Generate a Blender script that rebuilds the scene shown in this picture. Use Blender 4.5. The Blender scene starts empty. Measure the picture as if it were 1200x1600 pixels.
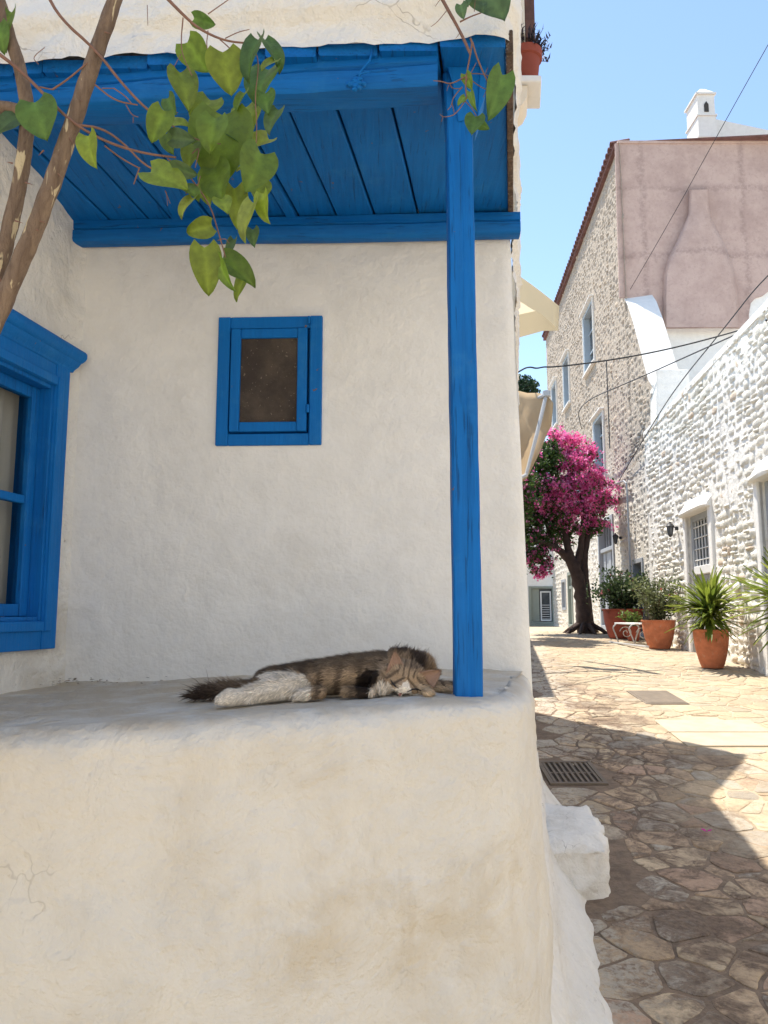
import bpy, bmesh, math, random
from mathutils import Vector, Matrix, noise
from mathutils.bvhtree import BVHTree
random.seed(7)
V = Vector
R = math.radians
S = bpy.context.scene
COL = S.collection

# ------------------------------------------------------------------ camera, sky, sun, exposure
PITCH = R(7.5)
cd = bpy.data.cameras.new('camera'); cam = bpy.data.objects.new('camera', cd); COL.objects.link(cam)
cam.location = (0, 0, 1.5); cam.rotation_euler = (R(90) + PITCH, 0, 0)
cd.sensor_fit = 'VERTICAL'; cd.sensor_height = 36.0; cd.lens = 27.0
cd.clip_start = 0.02; cd.clip_end = 600
S.camera = cam
SUN_EL = 69.0; LX, LY = 0.68, -0.73            # horizontal heading of the light
w = bpy.data.worlds.new('World'); S.world = w; w.use_nodes = True
wt = w.node_tree; wt.nodes.clear()
sky = wt.nodes.new('ShaderNodeTexSky'); sky.sky_type = 'NISHITA'; sky.sun_disc = False
sky.sun_elevation = R(SUN_EL); sky.sun_rotation = math.atan2(-LX, -LY)
sky.altitude = 0; sky.air_density = 1.1; sky.dust_density = 0.1; sky.ozone_density = 0.8
bg = wt.nodes.new('ShaderNodeBackground'); bg.inputs[1].default_value = 0.122
wo = wt.nodes.new('ShaderNodeOutputWorld')
wt.links.new(sky.outputs[0], bg.inputs[0]); wt.links.new(bg.outputs[0], wo.inputs[0])
sd = bpy.data.lights.new('sun', 'SUN'); sd.energy = 3.6; sd.angle = R(0.53); sd.color = (1.0, 0.93, 0.82)
sun = bpy.data.objects.new('sun', sd); COL.objects.link(sun)
ce = math.cos(R(SUN_EL)); sun.location = (-6, 6, 18)
sun.rotation_euler = V((LX*ce, LY*ce, -math.sin(R(SUN_EL)))).to_track_quat('-Z', 'Y').to_euler()
S.view_settings.view_transform = 'Standard'; S.view_settings.look = 'None'
S.view_settings.exposure = 1.2; S.view_settings.gamma = 1.0; S.view_settings.use_curve_mapping = False
S.render.engine = 'CYCLES'
S.cycles.max_bounces = 6; S.cycles.diffuse_bounces = 4; S.cycles.glossy_bounces = 2; S.cycles.transmission_bounces = 4

# ------------------------------------------------------------------ geometry of the view (a survey aid: pixel of the photo + distance -> point)
CP, SP = math.cos(PITCH), math.sin(PITCH)
def ray(x, y):
    u = (x-600)/1200; v = (800-y)/1200
    return V((u, CP - v*SP, SP + v*CP))
def P(x, y, Y):
    d = ray(x, y); return V((0, 0, 1.5)) + d*(Y/d.y)
def PZ(x, y, z):
    d = ray(x, y); return V((0, 0, 1.5)) + d*((z-1.5)/d.z)
def PX(x, y, a, b):                                # on the plane X = a + b*Y
    d = ray(x, y); return V((0, 0, 1.5)) + d*(a/(d.x - b*d.y))
def pix(p):
    z = p.z-1.5; dep = p.y*CP + z*SP; up = -p.y*SP + z*CP
    return 600+1200*p.x/dep, 800-1200*up/dep
def fbm(p, o=4): return noise.fractal(p, 1.0, 2.0, o)
def lerp(a, b, t): return a + (b-a)*t
def sst(a, b, x):
    t = max(0, min(1, (x-a)/(b-a))); return t*t*(3-2*t)
def interp(tab, x):
    if x <= tab[0][0]: return tab[0][1]
    for (a, p), (b, q) in zip(tab, tab[1:]):
        if x <= b: return p + (q-p)*(x-a)/(b-a)
    return tab[-1][1]
ZT = [(-25, -.9), (0, -.12), (2.5, -.01), (5, .17), (8, .56), (10.3, .79), (13.9, .87), (17, .97), (19, 1.04), (24, 1.0), (60, .9)]
def zg(y): return (interp(ZT, y-.6) + interp(ZT, y-.2) + interp(ZT, y+.2) + interp(ZT, y+.6))/4
def house_x(y): return .065 + .17*y                # street side of the near house
def low_x(y): return 3.63 + .118*y                 # whitewashed wall across the street
def tall_x(y): return 4.335 + .077*y               # tall stone house

# ------------------------------------------------------------------ materials
MATS = {}
class NT:
    def __init__(s, name):
        s.m = bpy.data.materials.new(name); s.m.use_nodes = True
        s.t = s.m.node_tree; s.t.nodes.clear()
        s.out = s.t.nodes.new('ShaderNodeOutputMaterial'); MATS[name] = s.m
    def n(s, typ, ins=None, **kw):
        nd = s.t.nodes.new('ShaderNode'+typ)
        for k, v in kw.items(): setattr(nd, k, v)
        for k, v in (ins or {}).items(): s.set(nd.inputs[k], v)
        return nd
    def set(s, sock, v):
        if isinstance(v, bpy.types.NodeSocket): s.t.links.new(v, sock)
        elif isinstance(v, tuple) and len(v) == 3 and sock.type == 'RGBA': sock.default_value = (*v, 1)
        else: sock.default_value = v
    def math(s, op, a, b=0.0, c=None, clamp=False):
        nd = s.t.nodes.new('ShaderNodeMath'); nd.operation = op; nd.use_clamp = clamp
        s.set(nd.inputs[0], a); s.set(nd.inputs[1], b)
        if c is not None: s.set(nd.inputs[2], c)
        return nd.outputs[0]
    def mix(s, f, a, b, mode='MIX'):
        nd = s.t.nodes.new('ShaderNodeMix'); nd.data_type = 'RGBA'; nd.blend_type = mode
        s.set(nd.inputs[0], f); s.set(nd.inputs[6], a); s.set(nd.inputs[7], b)
        return nd.outputs[2]
    def pos(s, scale=(1, 1, 1)):
        tc = s.n('NewGeometry')
        mp = s.n('Mapping', {'Vector': tc.outputs['Position'], 'Scale': scale}); return mp.outputs[0]
    def noise(s, vec, scale, detail=4, rough=.55, dist=0.0):
        return s.n('TexNoise', {'Vector': vec, 'Scale': scale, 'Detail': detail, 'Roughness': rough, 'Distortion': dist}).outputs[0]
    def ramp(s, f, a, b):                          # smooth 0..1 between a and b
        nd = s.n('MapRange', {'Value': f, 'From Min': a, 'From Max': b}, interpolation_type='SMOOTHSTEP'); return nd.outputs[0]
    def bump(s, h, strength, dist=.01, prev=None):
        ins = {'Height': h, 'Strength': strength, 'Distance': dist}
        if prev is not None: ins['Normal'] = prev
        return s.n('Bump', ins).outputs[0]
    def bsdf(s, col, rough=.8, nrm=None, **kw):
        ins = {'Base Color': col, 'Roughness': rough}
        if nrm is not None: ins['Normal'] = nrm
        ins.update(kw)
        b = s.n('BsdfPrincipled', ins); s.t.links.new(b.outputs[0], s.out.inputs[0]); return b

def plaster(name, col, stain=(.42, .33, .20), stain_amt=.3, rough_amt=.6, cracks=.5, fine=60, spots=.3, midw=.5, dust=None, finw=.22, cm=.62, chips=0.0):
    k = NT(name); p = k.pos()
    big = k.noise(p, 1.7, 4, .6); mid = k.noise(p, 7, 5, .68, .4); fin = k.noise(p, fine, 3, .6); peb = k.noise(p, fine*.33, 2, .5)
    c = k.mix(k.math('MULTIPLY', k.ramp(mid, .35, .7), .35), col, tuple(x*.80 for x in col))
    st = k.math('MULTIPLY', k.ramp(big, .44, .68), k.ramp(mid, .36, .66))
    c = k.mix(k.math('MULTIPLY', st, stain_amt), c, stain)
    vo = k.n('TexVoronoi', {'Vector': k.n('VectorMath', {0: p, 1: k.n('VectorMath', {0: k.n('TexNoise', {'Vector': p, 'Scale': 5.0, 'Detail': 4.0}).outputs[1], 1: (.28, .28, .28)}, operation='MULTIPLY').outputs[0]}, operation='ADD').outputs[0], 'Scale': 6.5}, feature='DISTANCE_TO_EDGE').outputs[0]
    line = k.math('SUBTRACT', 1.0, k.ramp(vo, .0, .014))
    msk = k.ramp(k.noise(p, 4.3, 4), cm, cm+.08)
    cr = k.math('MULTIPLY', k.math('MULTIPLY', line, msk), cracks)
    c = k.mix(k.math('MULTIPLY', cr, .55), c, (.16, .13, .10))
    sp = k.ramp(k.noise(p, 55, 3, .6, .8), .70, .78)
    c = k.mix(k.math('MULTIPLY', sp, spots), c, (.34, .27, .19))
    h = k.math('ADD', k.math('MULTIPLY', mid, midw), k.math('MULTIPLY', fin, finw))
    h = k.math('ADD', h, k.math('MULTIPLY', peb, .38))
    if chips:
        ch_ = k.ramp(k.noise(p, 11, 5, .65, .5), .70, .725)
        c = k.mix(k.math('MULTIPLY', ch_, chips), c, (.36, .28, .18)); h = k.math('SUBTRACT', h, k.math('MULTIPLY', ch_, .35))
    if dust:
        nz_ = k.n('SeparateXYZ', {0: k.n('NewGeometry').outputs['Normal']}).outputs[2]
        c = k.mix(k.math('MULTIPLY', k.math('MULTIPLY', k.ramp(nz_, .6, .95), k.ramp(mid, .25, .6)), .8), c, dust)
        drip = k.ramp(k.noise(k.pos((14, 14, .9)), 1.0, 4, .6), .56, .70)
        c = k.mix(k.math('MULTIPLY', k.math('MULTIPLY', drip, k.ramp(big, .42, .62)), .35), c, (.50, .42, .30))
    nb = k.bump(h, rough_amt, .035)
    k.bsdf(c, .88, nb); return k.m

def blue_wood(name, axis, col=(.001, .135, .445), dark=(.001, .062, .225), crack=.6):
    k = NT(name)
    sc = {'x': (1.2, 26, 26), 'y': (26, 1.2, 26), 'z': (30, 30, 1.0)}[axis]
    p = k.pos(sc); q = k.pos()
    g = k.noise(p, 3.2, 6, .7, .35); b = k.noise(q, 3.0, 4); f = k.noise(q, 45, 4)
    c = k.mix(k.math('MULTIPLY', k.ramp(g, .35, .75), .45), col, dark)
    c = k.mix(k.math('MULTIPLY', k.ramp(b, .45, .7), .35), c, tuple(min(1, x*1.3+.004) for x in col))
    ck = k.math('MULTIPLY', k.ramp(k.noise(p, 5.5, 3, .6), .615, .66), crack)
    c = k.mix(ck, c, (.004, .020, .06))
    c = k.mix(k.math('MULTIPLY', k.ramp(k.noise(q, 9, 5, .7), .52, .72), .28), c, (.035, .22, .50))
    chip = k.math('MULTIPLY', k.ramp(k.noise(q, 38, 3, .7), .69, .71), k.ramp(k.noise(q, 5, 2), .52, .6))
    c = k.mix(chip, c, (.16, .11, .075))
    h = k.math('SUBTRACT', k.math('ADD', k.math('MULTIPLY', g, .8), k.math('MULTIPLY', f, .25)), k.math('MULTIPLY', ck, 1.1))
    k.bsdf(c, k.n('MapRange', {'Value': b, 'To Min': .5, 'To Max': .7}).outputs[0], k.bump(h, .6, .006), **{'Specular IOR Level': .22}); return k.m

def simple(name, col, rough=.7, vary=.25, scale=9, bump=.2, fine=70, dirt=None, **kw):
    k = NT(name); p = k.pos()
    a = k.noise(p, scale, 5, .6); f = k.noise(p, fine, 4)
    c = k.mix(k.math('MULTIPLY', k.ramp(a, .3, .7), vary*2), tuple(min(1, x*(1+vary*.4)) for x in col), tuple(x*(1-vary) for x in col))
    if dirt: c = k.mix(k.math('MULTIPLY', k.ramp(k.noise(p, scale*2.3, 4, .7), .56, .7), .7), c, dirt)
    k.bsdf(c, rough, k.bump(k.math('ADD', a, k.math('MULTIPLY', f, .4)), bump, .01), **kw); return k.m

def attr_mat(name, rough=.75, vary=.35, scale=30, bump=.35, trans=0.0, spec=.5, dist=.01):
    k = NT(name); p = k.pos()
    at = k.n('Attribute', attribute_name='Col').outputs[0]
    a = k.noise(p, scale, 6, .65); b = k.noise(p, scale*.25, 4)
    c = k.mix(k.math('MULTIPLY', k.ramp(a, .35, .7), vary), at, (0, 0, 0))
    c = k.mix(k.math('MULTIPLY', k.ramp(b, .4, .75), vary*.6), c, (.9, .85, .75), 'SOFT_LIGHT')
    bs = k.bsdf(c, rough, k.bump(a, bump, dist), **{'Specular IOR Level': spec})
    if trans:
        tr = k.n('BsdfTranslucent', {'Color': c}); mx = k.n('MixShader', {0: trans, 1: bs.outputs[0], 2: tr.outputs[0]})
        k.t.links.new(mx.outputs[0], k.out.inputs[0])
    return k.m

plaster('wall_plaster', (.86, .84, .79), stain_amt=.10, rough_amt=.32, cracks=.05, fine=85, spots=.14, midw=.18)
plaster('old_plaster', (.675, .642, .575), stain=(.52, .44, .315), stain_amt=.55, rough_amt=.85, cracks=.45, fine=55, spots=.35, midw=.55, dust=(.56, .46, .33), finw=.16, cm=.60, chips=.75)
plaster('rough_plaster', (.79, .765, .71), stain=(.45, .37, .25), stain_amt=.42, rough_amt=.8, cracks=1.0, fine=44, spots=.35, midw=.8, finw=.22, cm=.58, chips=.5)
plaster('clean_white', (.80, .78, .74), stain_amt=.06, rough_amt=.35, cracks=.1, fine=40, spots=.05)
for ax in 'xyz': blue_wood('blue_'+ax, ax, crack=.42 if ax == 'z' else .35)
blue_wood('blue_smooth', 'z', (.001, .145, .465), (.001, .11, .37), .08)
k = NT('bark'); p = k.pos((1, 1, .22)); a = k.noise(p, 70, 5, .7, .6); b = k.noise(p, 42, 3, .6, .8); f = k.noise(k.pos(), 220, 3)
c = k.mix(k.ramp(a, .3, .7), (.235, .165, .11), (.12, .078, .052)); c = k.mix(k.ramp(b, .60, .64), c, (.56, .46, .29))
k.bsdf(c, .9, k.bump(k.math('ADD', a, k.math('MULTIPLY', f, .3)), .9, .006))
simple('twig', (.21, .11, .075), .8, .3, 60, .3)
simple('terracotta', (.50, .165, .075), .85, .35, 8, .4, 60, dirt=(.48, .27, .17))
simple('dark_red_pot', (.26, .055, .030), .8, .3, 8, .3)
simple('soil', (.05, .035, .025), .95, .3, 30, .8)
simple('grey_paint', (.33, .35, .37), .6, .15, 6, .15)
simple('grey_blue_paint', (.36, .43, .49), .6, .15, 6, .15)
simple('green_grey_paint', (.25, .28, .24), .6, .15, 6, .15)
simple('iron', (.03, .03, .032), .5, .2, 20, .2)
simple('pale_metal', (.45, .45, .44), .45, .15, 20, .1)
simple('white_metal', (.7, .7, .68), .5, .1, 20, .1)
simple('cable_rubber', (.015, .015, .017), .6, .1, 20, .1)
simple('roof_clay', (.16, .075, .065), .85, .4, 6, .4)
simple('brown_wood', (.12, .055, .04), .8, .4, 25, .6)
simple('dirty_edge', (.13, .085, .06), .95, .5, 40, 1.0, 120, dirt=(.5, .45, .38))
simple('cream_paint', (.75, .66, .52), .7, .12, 10, .2)
simple('curtain', (.78, .72, .62), .9, .12, 3, .1)
simple('room_dark', (.05, .045, .04), .9, .2, 3, .1)
simple('trunk_bark', (.065, .042, .034), .95, .4, 9, 1.0, 40)
simple('slab', (.44, .375, .275), .9, .25, 6, .4)
simple('cover_iron', (.17, .135, .10), .75, .3, 10, .5, 60)
def canvas(name, col):
    k = NT(name); p = k.pos(); a = k.noise(p, 3, 4); f = k.noise(k.pos((60, 60, 300)), 4, 2)
    c = k.mix(k.math('MULTIPLY', a, .35), col, tuple(x*.75 for x in col))
    d = k.n('BsdfDiffuse', {'Color': c, 'Normal': k.bump(f, .15, .004)}); t = k.n('BsdfTranslucent', {'Color': c})
    k.t.links.new(k.n('MixShader', {0: .45, 1: d.outputs[0], 2: t.outputs[0]}).outputs[0], k.out.inputs[0])
canvas('cream_canvas', (.80, .70, .50)); canvas('beige_canvas', (.70, .55, .36))
k = NT('glass'); k.bsdf((.75, .78, .80), .04, None, **{'Transmission Weight': 1.0, 'IOR': 1.1, 'Specular IOR Level': .6})
k = NT('window_dark'); p = k.pos(); k.bsdf(k.mix(k.ramp(k.noise(p, 1.3, 2), .4, .6), (.04, .045, .05), (.10, .11, .12)), .08)
k = NT('insect_screen'); p = k.pos()
wv = k.n('TexVoronoi', {'Vector': p, 'Scale': 420.0}).outputs[0]; dn = k.noise(p, 9, 5, .7); d2 = k.noise(p, 120, 2)
c = k.mix(k.ramp(dn, .35, .75), (.045, .032, .024), (.10, .075, .052)); c = k.mix(k.math('MULTIPLY', k.ramp(d2, .66, .72), .5), c, (.35, .28, .2))
k.bsdf(c, .75, k.bump(wv, .6, .003))
attr_mat('whitewashed_stone', .9, .16, 38, .9, dist=.02)
attr_mat('rubble_stone', .92, .30, 24, .9, dist=.02)
attr_mat('leaf', .45, .30, 60, .25, trans=.42)
attr_mat('bloom', .7, .1, 60, .1, trans=.5)
attr_mat('fur', .75, .10, 90, .0, trans=0.0, spec=.2)
attr_mat('cat_skin', .8, .15, 60, .1, spec=.2)
def rubble_bed():
    k = NT('rubble_bed'); p = k.pos(); sx = k.n('SeparateXYZ', {0: p}); a = k.noise(p, 1.2, 5, .6); b = k.noise(p, 16, 5, .7)
    c = k.mix(k.ramp(b, .3, .7), (.52, .45, .365), (.38, .32, .255))
    ww = k.ramp(k.math('ADD', sx.outputs[2], k.math('MULTIPLY', k.math('SUBTRACT', a, .5), 3.0)), 5.6, 3.8)
    c = k.mix(ww, c, k.mix(b, (.74, .70, .62), (.62, .57, .48)))
    k.bsdf(c, .93, k.bump(b, 1.0, .05))
rubble_bed()
# pink stucco of the high gable: shutter-board seams run across it
k = NT('pink_stucco'); p = k.pos()
a = k.noise(p, 1.6, 6, .7); b = k.noise(p, 14, 5, .7); f = k.noise(p, 60, 3)
c = k.mix(k.ramp(a, .35, .7), (.52, .385, .335), (.42, .30, .26)); c = k.mix(k.math('MULTIPLY', k.ramp(b, .5, .7), .35), c, (.30, .21, .19))
sx = k.n('SeparateXYZ', {0: p}); seam = None
for ax, v0, wd in ((2, 11.56, .05), (2, 9.86, .06), (0, 6.15, .06), (0, 8.55, .06)):
    dd = k.math('ABSOLUTE', k.math('SUBTRACT', k.math('ADD', sx.outputs[ax], k.math('MULTIPLY', k.math('SUBTRACT', a, .5), .35)), v0))
    l = k.math('SUBTRACT', 1.0, k.ramp(dd, .01, wd*2)); seam = l if seam is None else k.math('MAXIMUM', seam, l)
c = k.mix(k.math('MULTIPLY', k.math('MULTIPLY', seam, k.ramp(b, .3, .6)), .45), c, (.25, .17, .15))
k.bsdf(c, .92, k.bump(k.math('ADD', b, k.math('MULTIPLY', f, .4)), .5, .03))
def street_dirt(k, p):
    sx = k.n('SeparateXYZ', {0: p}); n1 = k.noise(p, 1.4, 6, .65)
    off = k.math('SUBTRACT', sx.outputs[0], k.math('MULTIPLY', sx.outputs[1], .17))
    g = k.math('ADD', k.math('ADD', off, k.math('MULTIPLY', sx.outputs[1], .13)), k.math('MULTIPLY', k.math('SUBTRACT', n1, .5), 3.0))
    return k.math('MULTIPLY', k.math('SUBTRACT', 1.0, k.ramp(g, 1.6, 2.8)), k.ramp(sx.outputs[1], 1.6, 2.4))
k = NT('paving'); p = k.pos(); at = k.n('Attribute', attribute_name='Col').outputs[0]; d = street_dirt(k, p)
n2 = k.noise(p, 6.5, 7, .72, .5); n3 = k.noise(p, 34, 6, .7); n4 = k.noise(p, 120, 3)
c = k.mix(k.math('MULTIPLY', k.ramp(n3, .35, .7), .45), at, k.mix(.5, at, (.05, .04, .03)))
c = k.mix(k.math('MULTIPLY', k.ramp(n4, .62, .72), .5), c, (.55, .50, .42))
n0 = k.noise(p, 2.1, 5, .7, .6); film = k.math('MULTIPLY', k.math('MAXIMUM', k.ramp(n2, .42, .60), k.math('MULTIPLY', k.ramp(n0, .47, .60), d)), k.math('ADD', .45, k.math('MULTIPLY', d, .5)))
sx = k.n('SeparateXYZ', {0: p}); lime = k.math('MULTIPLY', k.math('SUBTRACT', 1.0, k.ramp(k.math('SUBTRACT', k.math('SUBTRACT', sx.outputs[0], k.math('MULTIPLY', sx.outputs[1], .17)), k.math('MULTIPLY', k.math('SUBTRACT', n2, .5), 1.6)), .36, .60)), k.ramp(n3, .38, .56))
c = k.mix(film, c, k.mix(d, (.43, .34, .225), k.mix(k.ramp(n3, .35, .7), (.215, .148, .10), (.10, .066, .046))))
c = k.mix(k.math('MULTIPLY', lime, .6), c, (.60, .54, .44))
k.bsdf(c, .86, k.bump(k.math('ADD', n2, k.math('MULTIPLY', n3, .6)), 1.0, .025))
# street bed: pale lime mortar, dark earth washed along the gutter by the house
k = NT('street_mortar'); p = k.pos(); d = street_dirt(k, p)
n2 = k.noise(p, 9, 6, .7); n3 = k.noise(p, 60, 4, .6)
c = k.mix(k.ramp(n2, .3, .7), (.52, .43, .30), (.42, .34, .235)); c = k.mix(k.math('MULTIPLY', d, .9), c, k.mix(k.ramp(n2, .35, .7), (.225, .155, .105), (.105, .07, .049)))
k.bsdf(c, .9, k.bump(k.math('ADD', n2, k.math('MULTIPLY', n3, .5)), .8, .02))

# ------------------------------------------------------------------ object helpers
ORG = {}
def link(name, data, parent=None, loc=None, rot=None, scale=None):
    o = bpy.data.objects.new(name, data); COL.objects.link(o)
    if parent is not None: o.parent = parent
    if loc is not None: o.location = V(loc) - ORG.get(parent.name, V()) if parent is not None else V(loc)
    if rot is not None: o.rotation_euler = rot
    if scale is not None: o.scale = scale
    if parent is None: ORG[o.name] = V(o.location)
    else: ORG[o.name] = ORG.get(parent.name, V()) + V(o.location)
    return o
def tag(o, label=None, cat=None, group=None, kind=None):
    for k_, v_ in (('label', label), ('category', cat), ('group', group), ('kind', kind)):
        if v_: o[k_] = v_
    return o
def thing(name, label, cat, loc, group=None):
    o = link(name, None, None, loc); o.empty_display_size = .1; return tag(o, label, cat, group)
class MB:
    def __init__(s): s.v = []; s.f = []; s.c = []
    def add(s, vs, fs, col=None):
        b = len(s.v); s.v += [V(x) for x in vs]; s.f += [tuple(i+b for i in q) for q in fs]
        if col is not None: s.c += [col]*len(vs)
        return s
    def box(s, c, size, ax=None, col=None):
        a = ax or (V((1, 0, 0)), V((0, 1, 0)), V((0, 0, 1))); c = V(c); h = [x/2 for x in size]
        vs = [c + a[0]*h[0]*i + a[1]*h[1]*j + a[2]*h[2]*k_ for k_ in (-1, 1) for j in (-1, 1) for i in (-1, 1)]
        return s.add(vs, [(0, 2, 3, 1), (4, 5, 7, 6), (0, 1, 5, 4), (2, 6, 7, 3), (0, 4, 6, 2), (1, 3, 7, 5)], col)
    def hexa(s, lo, hi, col=None):                 # two quads (bottom, top), same order
        return s.add(list(lo)+list(hi), [(3, 2, 1, 0), (4, 5, 6, 7), (0, 1, 5, 4), (1, 2, 6, 5), (2, 3, 7, 6), (3, 0, 4, 7)], col)
    def tube(s, path, rad, n=8, col=None, rough=0.0):
        path = [V(p) for p in path]
        if not hasattr(rad, '__len__'): rad = [rad]*len(path)
        t0 = (path[1]-path[0]).normalized(); up = V((0, 0, 1)) if abs(t0.z) < .9 else V((1, 0, 0))
        u = t0.cross(up).normalized(); vs = []
        for i, p in enumerate(path):
            t = (path[min(i+1, len(path)-1)] - path[max(i-1, 0)]).normalized()
            u = (u - t*u.dot(t)).normalized(); w_ = t.cross(u)
            for j in range(n):
                a = 2*math.pi*j/n; r = rad[i]
                if rough: r *= 1 + rough*noise.noise(p*40 + V((math.cos(a), math.sin(a), 0))*2)
                vs.append(p + (u*math.cos(a) + w_*math.sin(a))*r)
        fs = [(i*n+j, i*n+(j+1) % n, (i+1)*n+(j+1) % n, (i+1)*n+j) for i in range(len(path)-1) for j in range(n)]
        fs += [tuple(range(n-1, -1, -1)), tuple(range((len(path)-1)*n, len(path)*n))]
        return s.add(vs, fs, col)
    def lathe(s, prof, c, n=28, col=None):
        c = V(c); vs = [c + V((r*math.cos(2*math.pi*j/n), r*math.sin(2*math.pi*j/n), z)) for r, z in prof for j in range(n)]
        fs = [(i*n+j, i*n+(j+1) % n, (i+1)*n+(j+1) % n, (i+1)*n+j) for i in range(len(prof)-1) for j in range(n)]
        fs += [tuple(range(n-1, -1, -1)), tuple(range((len(prof)-1)*n, len(prof)*n))]
        return s.add(vs, fs, col)
    def prism(s, poly, d, col=None):               # polygon swept along d
        n = len(poly); d = V(d); vs = [V(p) for p in poly] + [V(p)+d for p in poly]
        return s.add(vs, [tuple(range(n-1, -1, -1)), tuple(range(n, 2*n))] + [(i, (i+1) % n, n+(i+1) % n, n+i) for i in range(n)], col)
    def mesh(s, name, mat, org=V(), smooth=False, fix=True):
        me = bpy.data.meshes.new(name); me.from_pydata([tuple(p-org) for p in s.v], [], s.f)
        me.materials.append(MATS[mat])
        if s.c:
            at = me.color_attributes.new('Col', 'FLOAT_COLOR', 'POINT')
            at.data.foreach_set('color', [x for c_ in s.c for x in (*c_, 1)])
        if fix:
            bm = bmesh.new(); bm.from_mesh(me); bmesh.ops.recalc_face_normals(bm, faces=bm.faces); bm.to_mesh(me); bm.free()
        if smooth: me.polygons.foreach_set('use_smooth', [True]*len(me.polygons))
        return me
    def build(s, name, mat, parent=None, smooth=False, bevel=0, auto=None, loc=None, fix=True):
        o = link(name, None if False else s.mesh(name, mat, V(loc) if loc is not None else (ORG[parent.name] if parent is not None else V()), smooth or auto is not None, fix), parent, loc)
        if auto is not None:
            o.data.set_sharp_from_angle(angle=R(auto))
        if bevel:
            b = o.modifiers.new('bevel', 'BEVEL'); b.width = bevel; b.segments = 2; b.limit_method = 'ANGLE'; b.angle_limit = R(40)
        return o
Z3 = V((0, 0, 1))
def grid_wall(o, u, v, holes, cell, disp, depth, inward, pad=0):
    """grid in plane o + s*u + t*v over holes=[(s0,s1,t0,t1)]; returns MB; ranges in cell=(S0,S1,T0,T1,step)"""
    S0, S1, T0, T1, st = cell
    def lines(a, b, cuts):
        pts = sorted({a, b, *[c for c in cuts if a < c < b]}); out = []
        for p, q in zip(pts, pts[1:]):
            n = max(1, round((q-p)/st)); out += [p + (q-p)*i/n for i in range(n)]
        return out + [b]
    ss = lines(S0, S1, [h[i] for h in holes for i in (0, 1)]); ts = lines(T0, T1, [h[i] for h in holes for i in (2, 3)])
    mb = MB(); nS = len(ss); vs = []
    for t in ts:
        for s_ in ss:
            p = o + u*s_ + v*t; vs.append(p + disp(p, s_, t) if disp else p)
    fs = []
    for j in range(len(ts)-1):
        for i in range(nS-1):
            cs, ct = (ss[i]+ss[i+1])/2, (ts[j]+ts[j+1])/2
            if any(h[0] < cs < h[1] and h[2] < ct < h[3] for h in holes): continue
            fs.append((j*nS+i, j*nS+i+1, (j+1)*nS+i+1, (j+1)*nS+i))
    mb.add(vs, fs)
    for h in holes:
        c = [o + u*h[a] + v*h[b] for a, b in ((0, 2), (1, 2), (1, 3), (0, 3))]; d = inward*depth
        out = [q - inward*.004 for q in c]
        mb.add(out + [q+d for q in c], [(0, 1, 5, 4), (1, 2, 6, 5), (2, 3, 7, 6), (3, 0, 4, 7)])
    return mb
def frame_mb(o, u, v, n, s0, s1, t0, t1, wd, d0, d1, wb=None):
    """four-sided frame in plane (u,v), thickness from d0 to d1 along n"""
    mb = MB(); wb = wb or wd
    ax = (u, v, n); dm, dd = (d0+d1)/2, d1-d0
    mb.box(o + u*(s0+wd/2) + v*((t0+t1)/2) + n*dm, (wd, t1-t0, dd), ax)
    mb.box(o + u*(s1-wd/2) + v*((t0+t1)/2) + n*dm, (wd, t1-t0, dd), ax)
    mb.box(o + u*((s0+s1)/2) + v*(t0+wb/2) + n*(dm-.0015), (s1-s0-2*wd, wb, dd-.003), ax)
    mb.box(o + u*((s0+s1)/2) + v*(t1-wd/2) + n*(dm-.0015), (s1-s0-2*wd, wd, dd-.003), ax)
    return mb

# ================================================================== GROUND
g = MB()
ys = [-30+i*.5 for i in range(int(66/.5)+1)]; xs = [-45, -20, -8, -3, 0, 1, 2, 3, 4, 6, 10, 20, 45]
ys += [45, 70, 150, 400]
g.add([(x*(4 if abs(x) == 45 else 1), y, zg(y)) for y in ys for x in xs], [(j*len(xs)+i, j*len(xs)+i+1, (j+1)*len(xs)+i+1, (j+1)*len(xs)+i) for j in range(len(ys)-1) for i in range(len(xs)-1)])
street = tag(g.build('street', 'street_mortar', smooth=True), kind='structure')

def clip(poly, p, nrm):
    out = []
    for i in range(len(poly)):
        a, b = poly[i], poly[(i+1) % len(poly)]
        da, db = (a[0]-p[0])*nrm[0]+(a[1]-p[1])*nrm[1], (b[0]-p[0])*nrm[0]+(b[1]-p[1])*nrm[1]
        if da <= 0: out.append(a)
        if (da < 0 < db) or (db < 0 < da):
            t = da/(da-db); out.append((a[0]+(b[0]-a[0])*t, a[1]+(b[1]-a[1])*t))
    return out
COVERS = [(2.70, 3.15, 8.1, 8.75), (2.55, 3.45, 6.65, 7.45), (1.20, 1.62, 5.75, 6.25)]
rs = random.Random(11)
seeds = []; yy = 2.4; row = 0
while yy < 20.5:
    xx = house_x(yy) - .3 + rs.random()*.3
    while xx < low_x(yy)+.3:
        seeds.append((xx + rs.uniform(-.10, .10), yy + rs.uniform(-.10, .10))); xx += rs.choice((rs.uniform(.09, .17), rs.uniform(.19, .36)))
    yy += rs.uniform(.155, .215); row += 1
wts = [rs.uniform(-.011, .011) for _ in seeds]
cells = {}
for i, q in enumerate(seeds): cells.setdefault((int(q[0]//.8), int(q[1]//.8)), []).append(i)
stones = []
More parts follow.
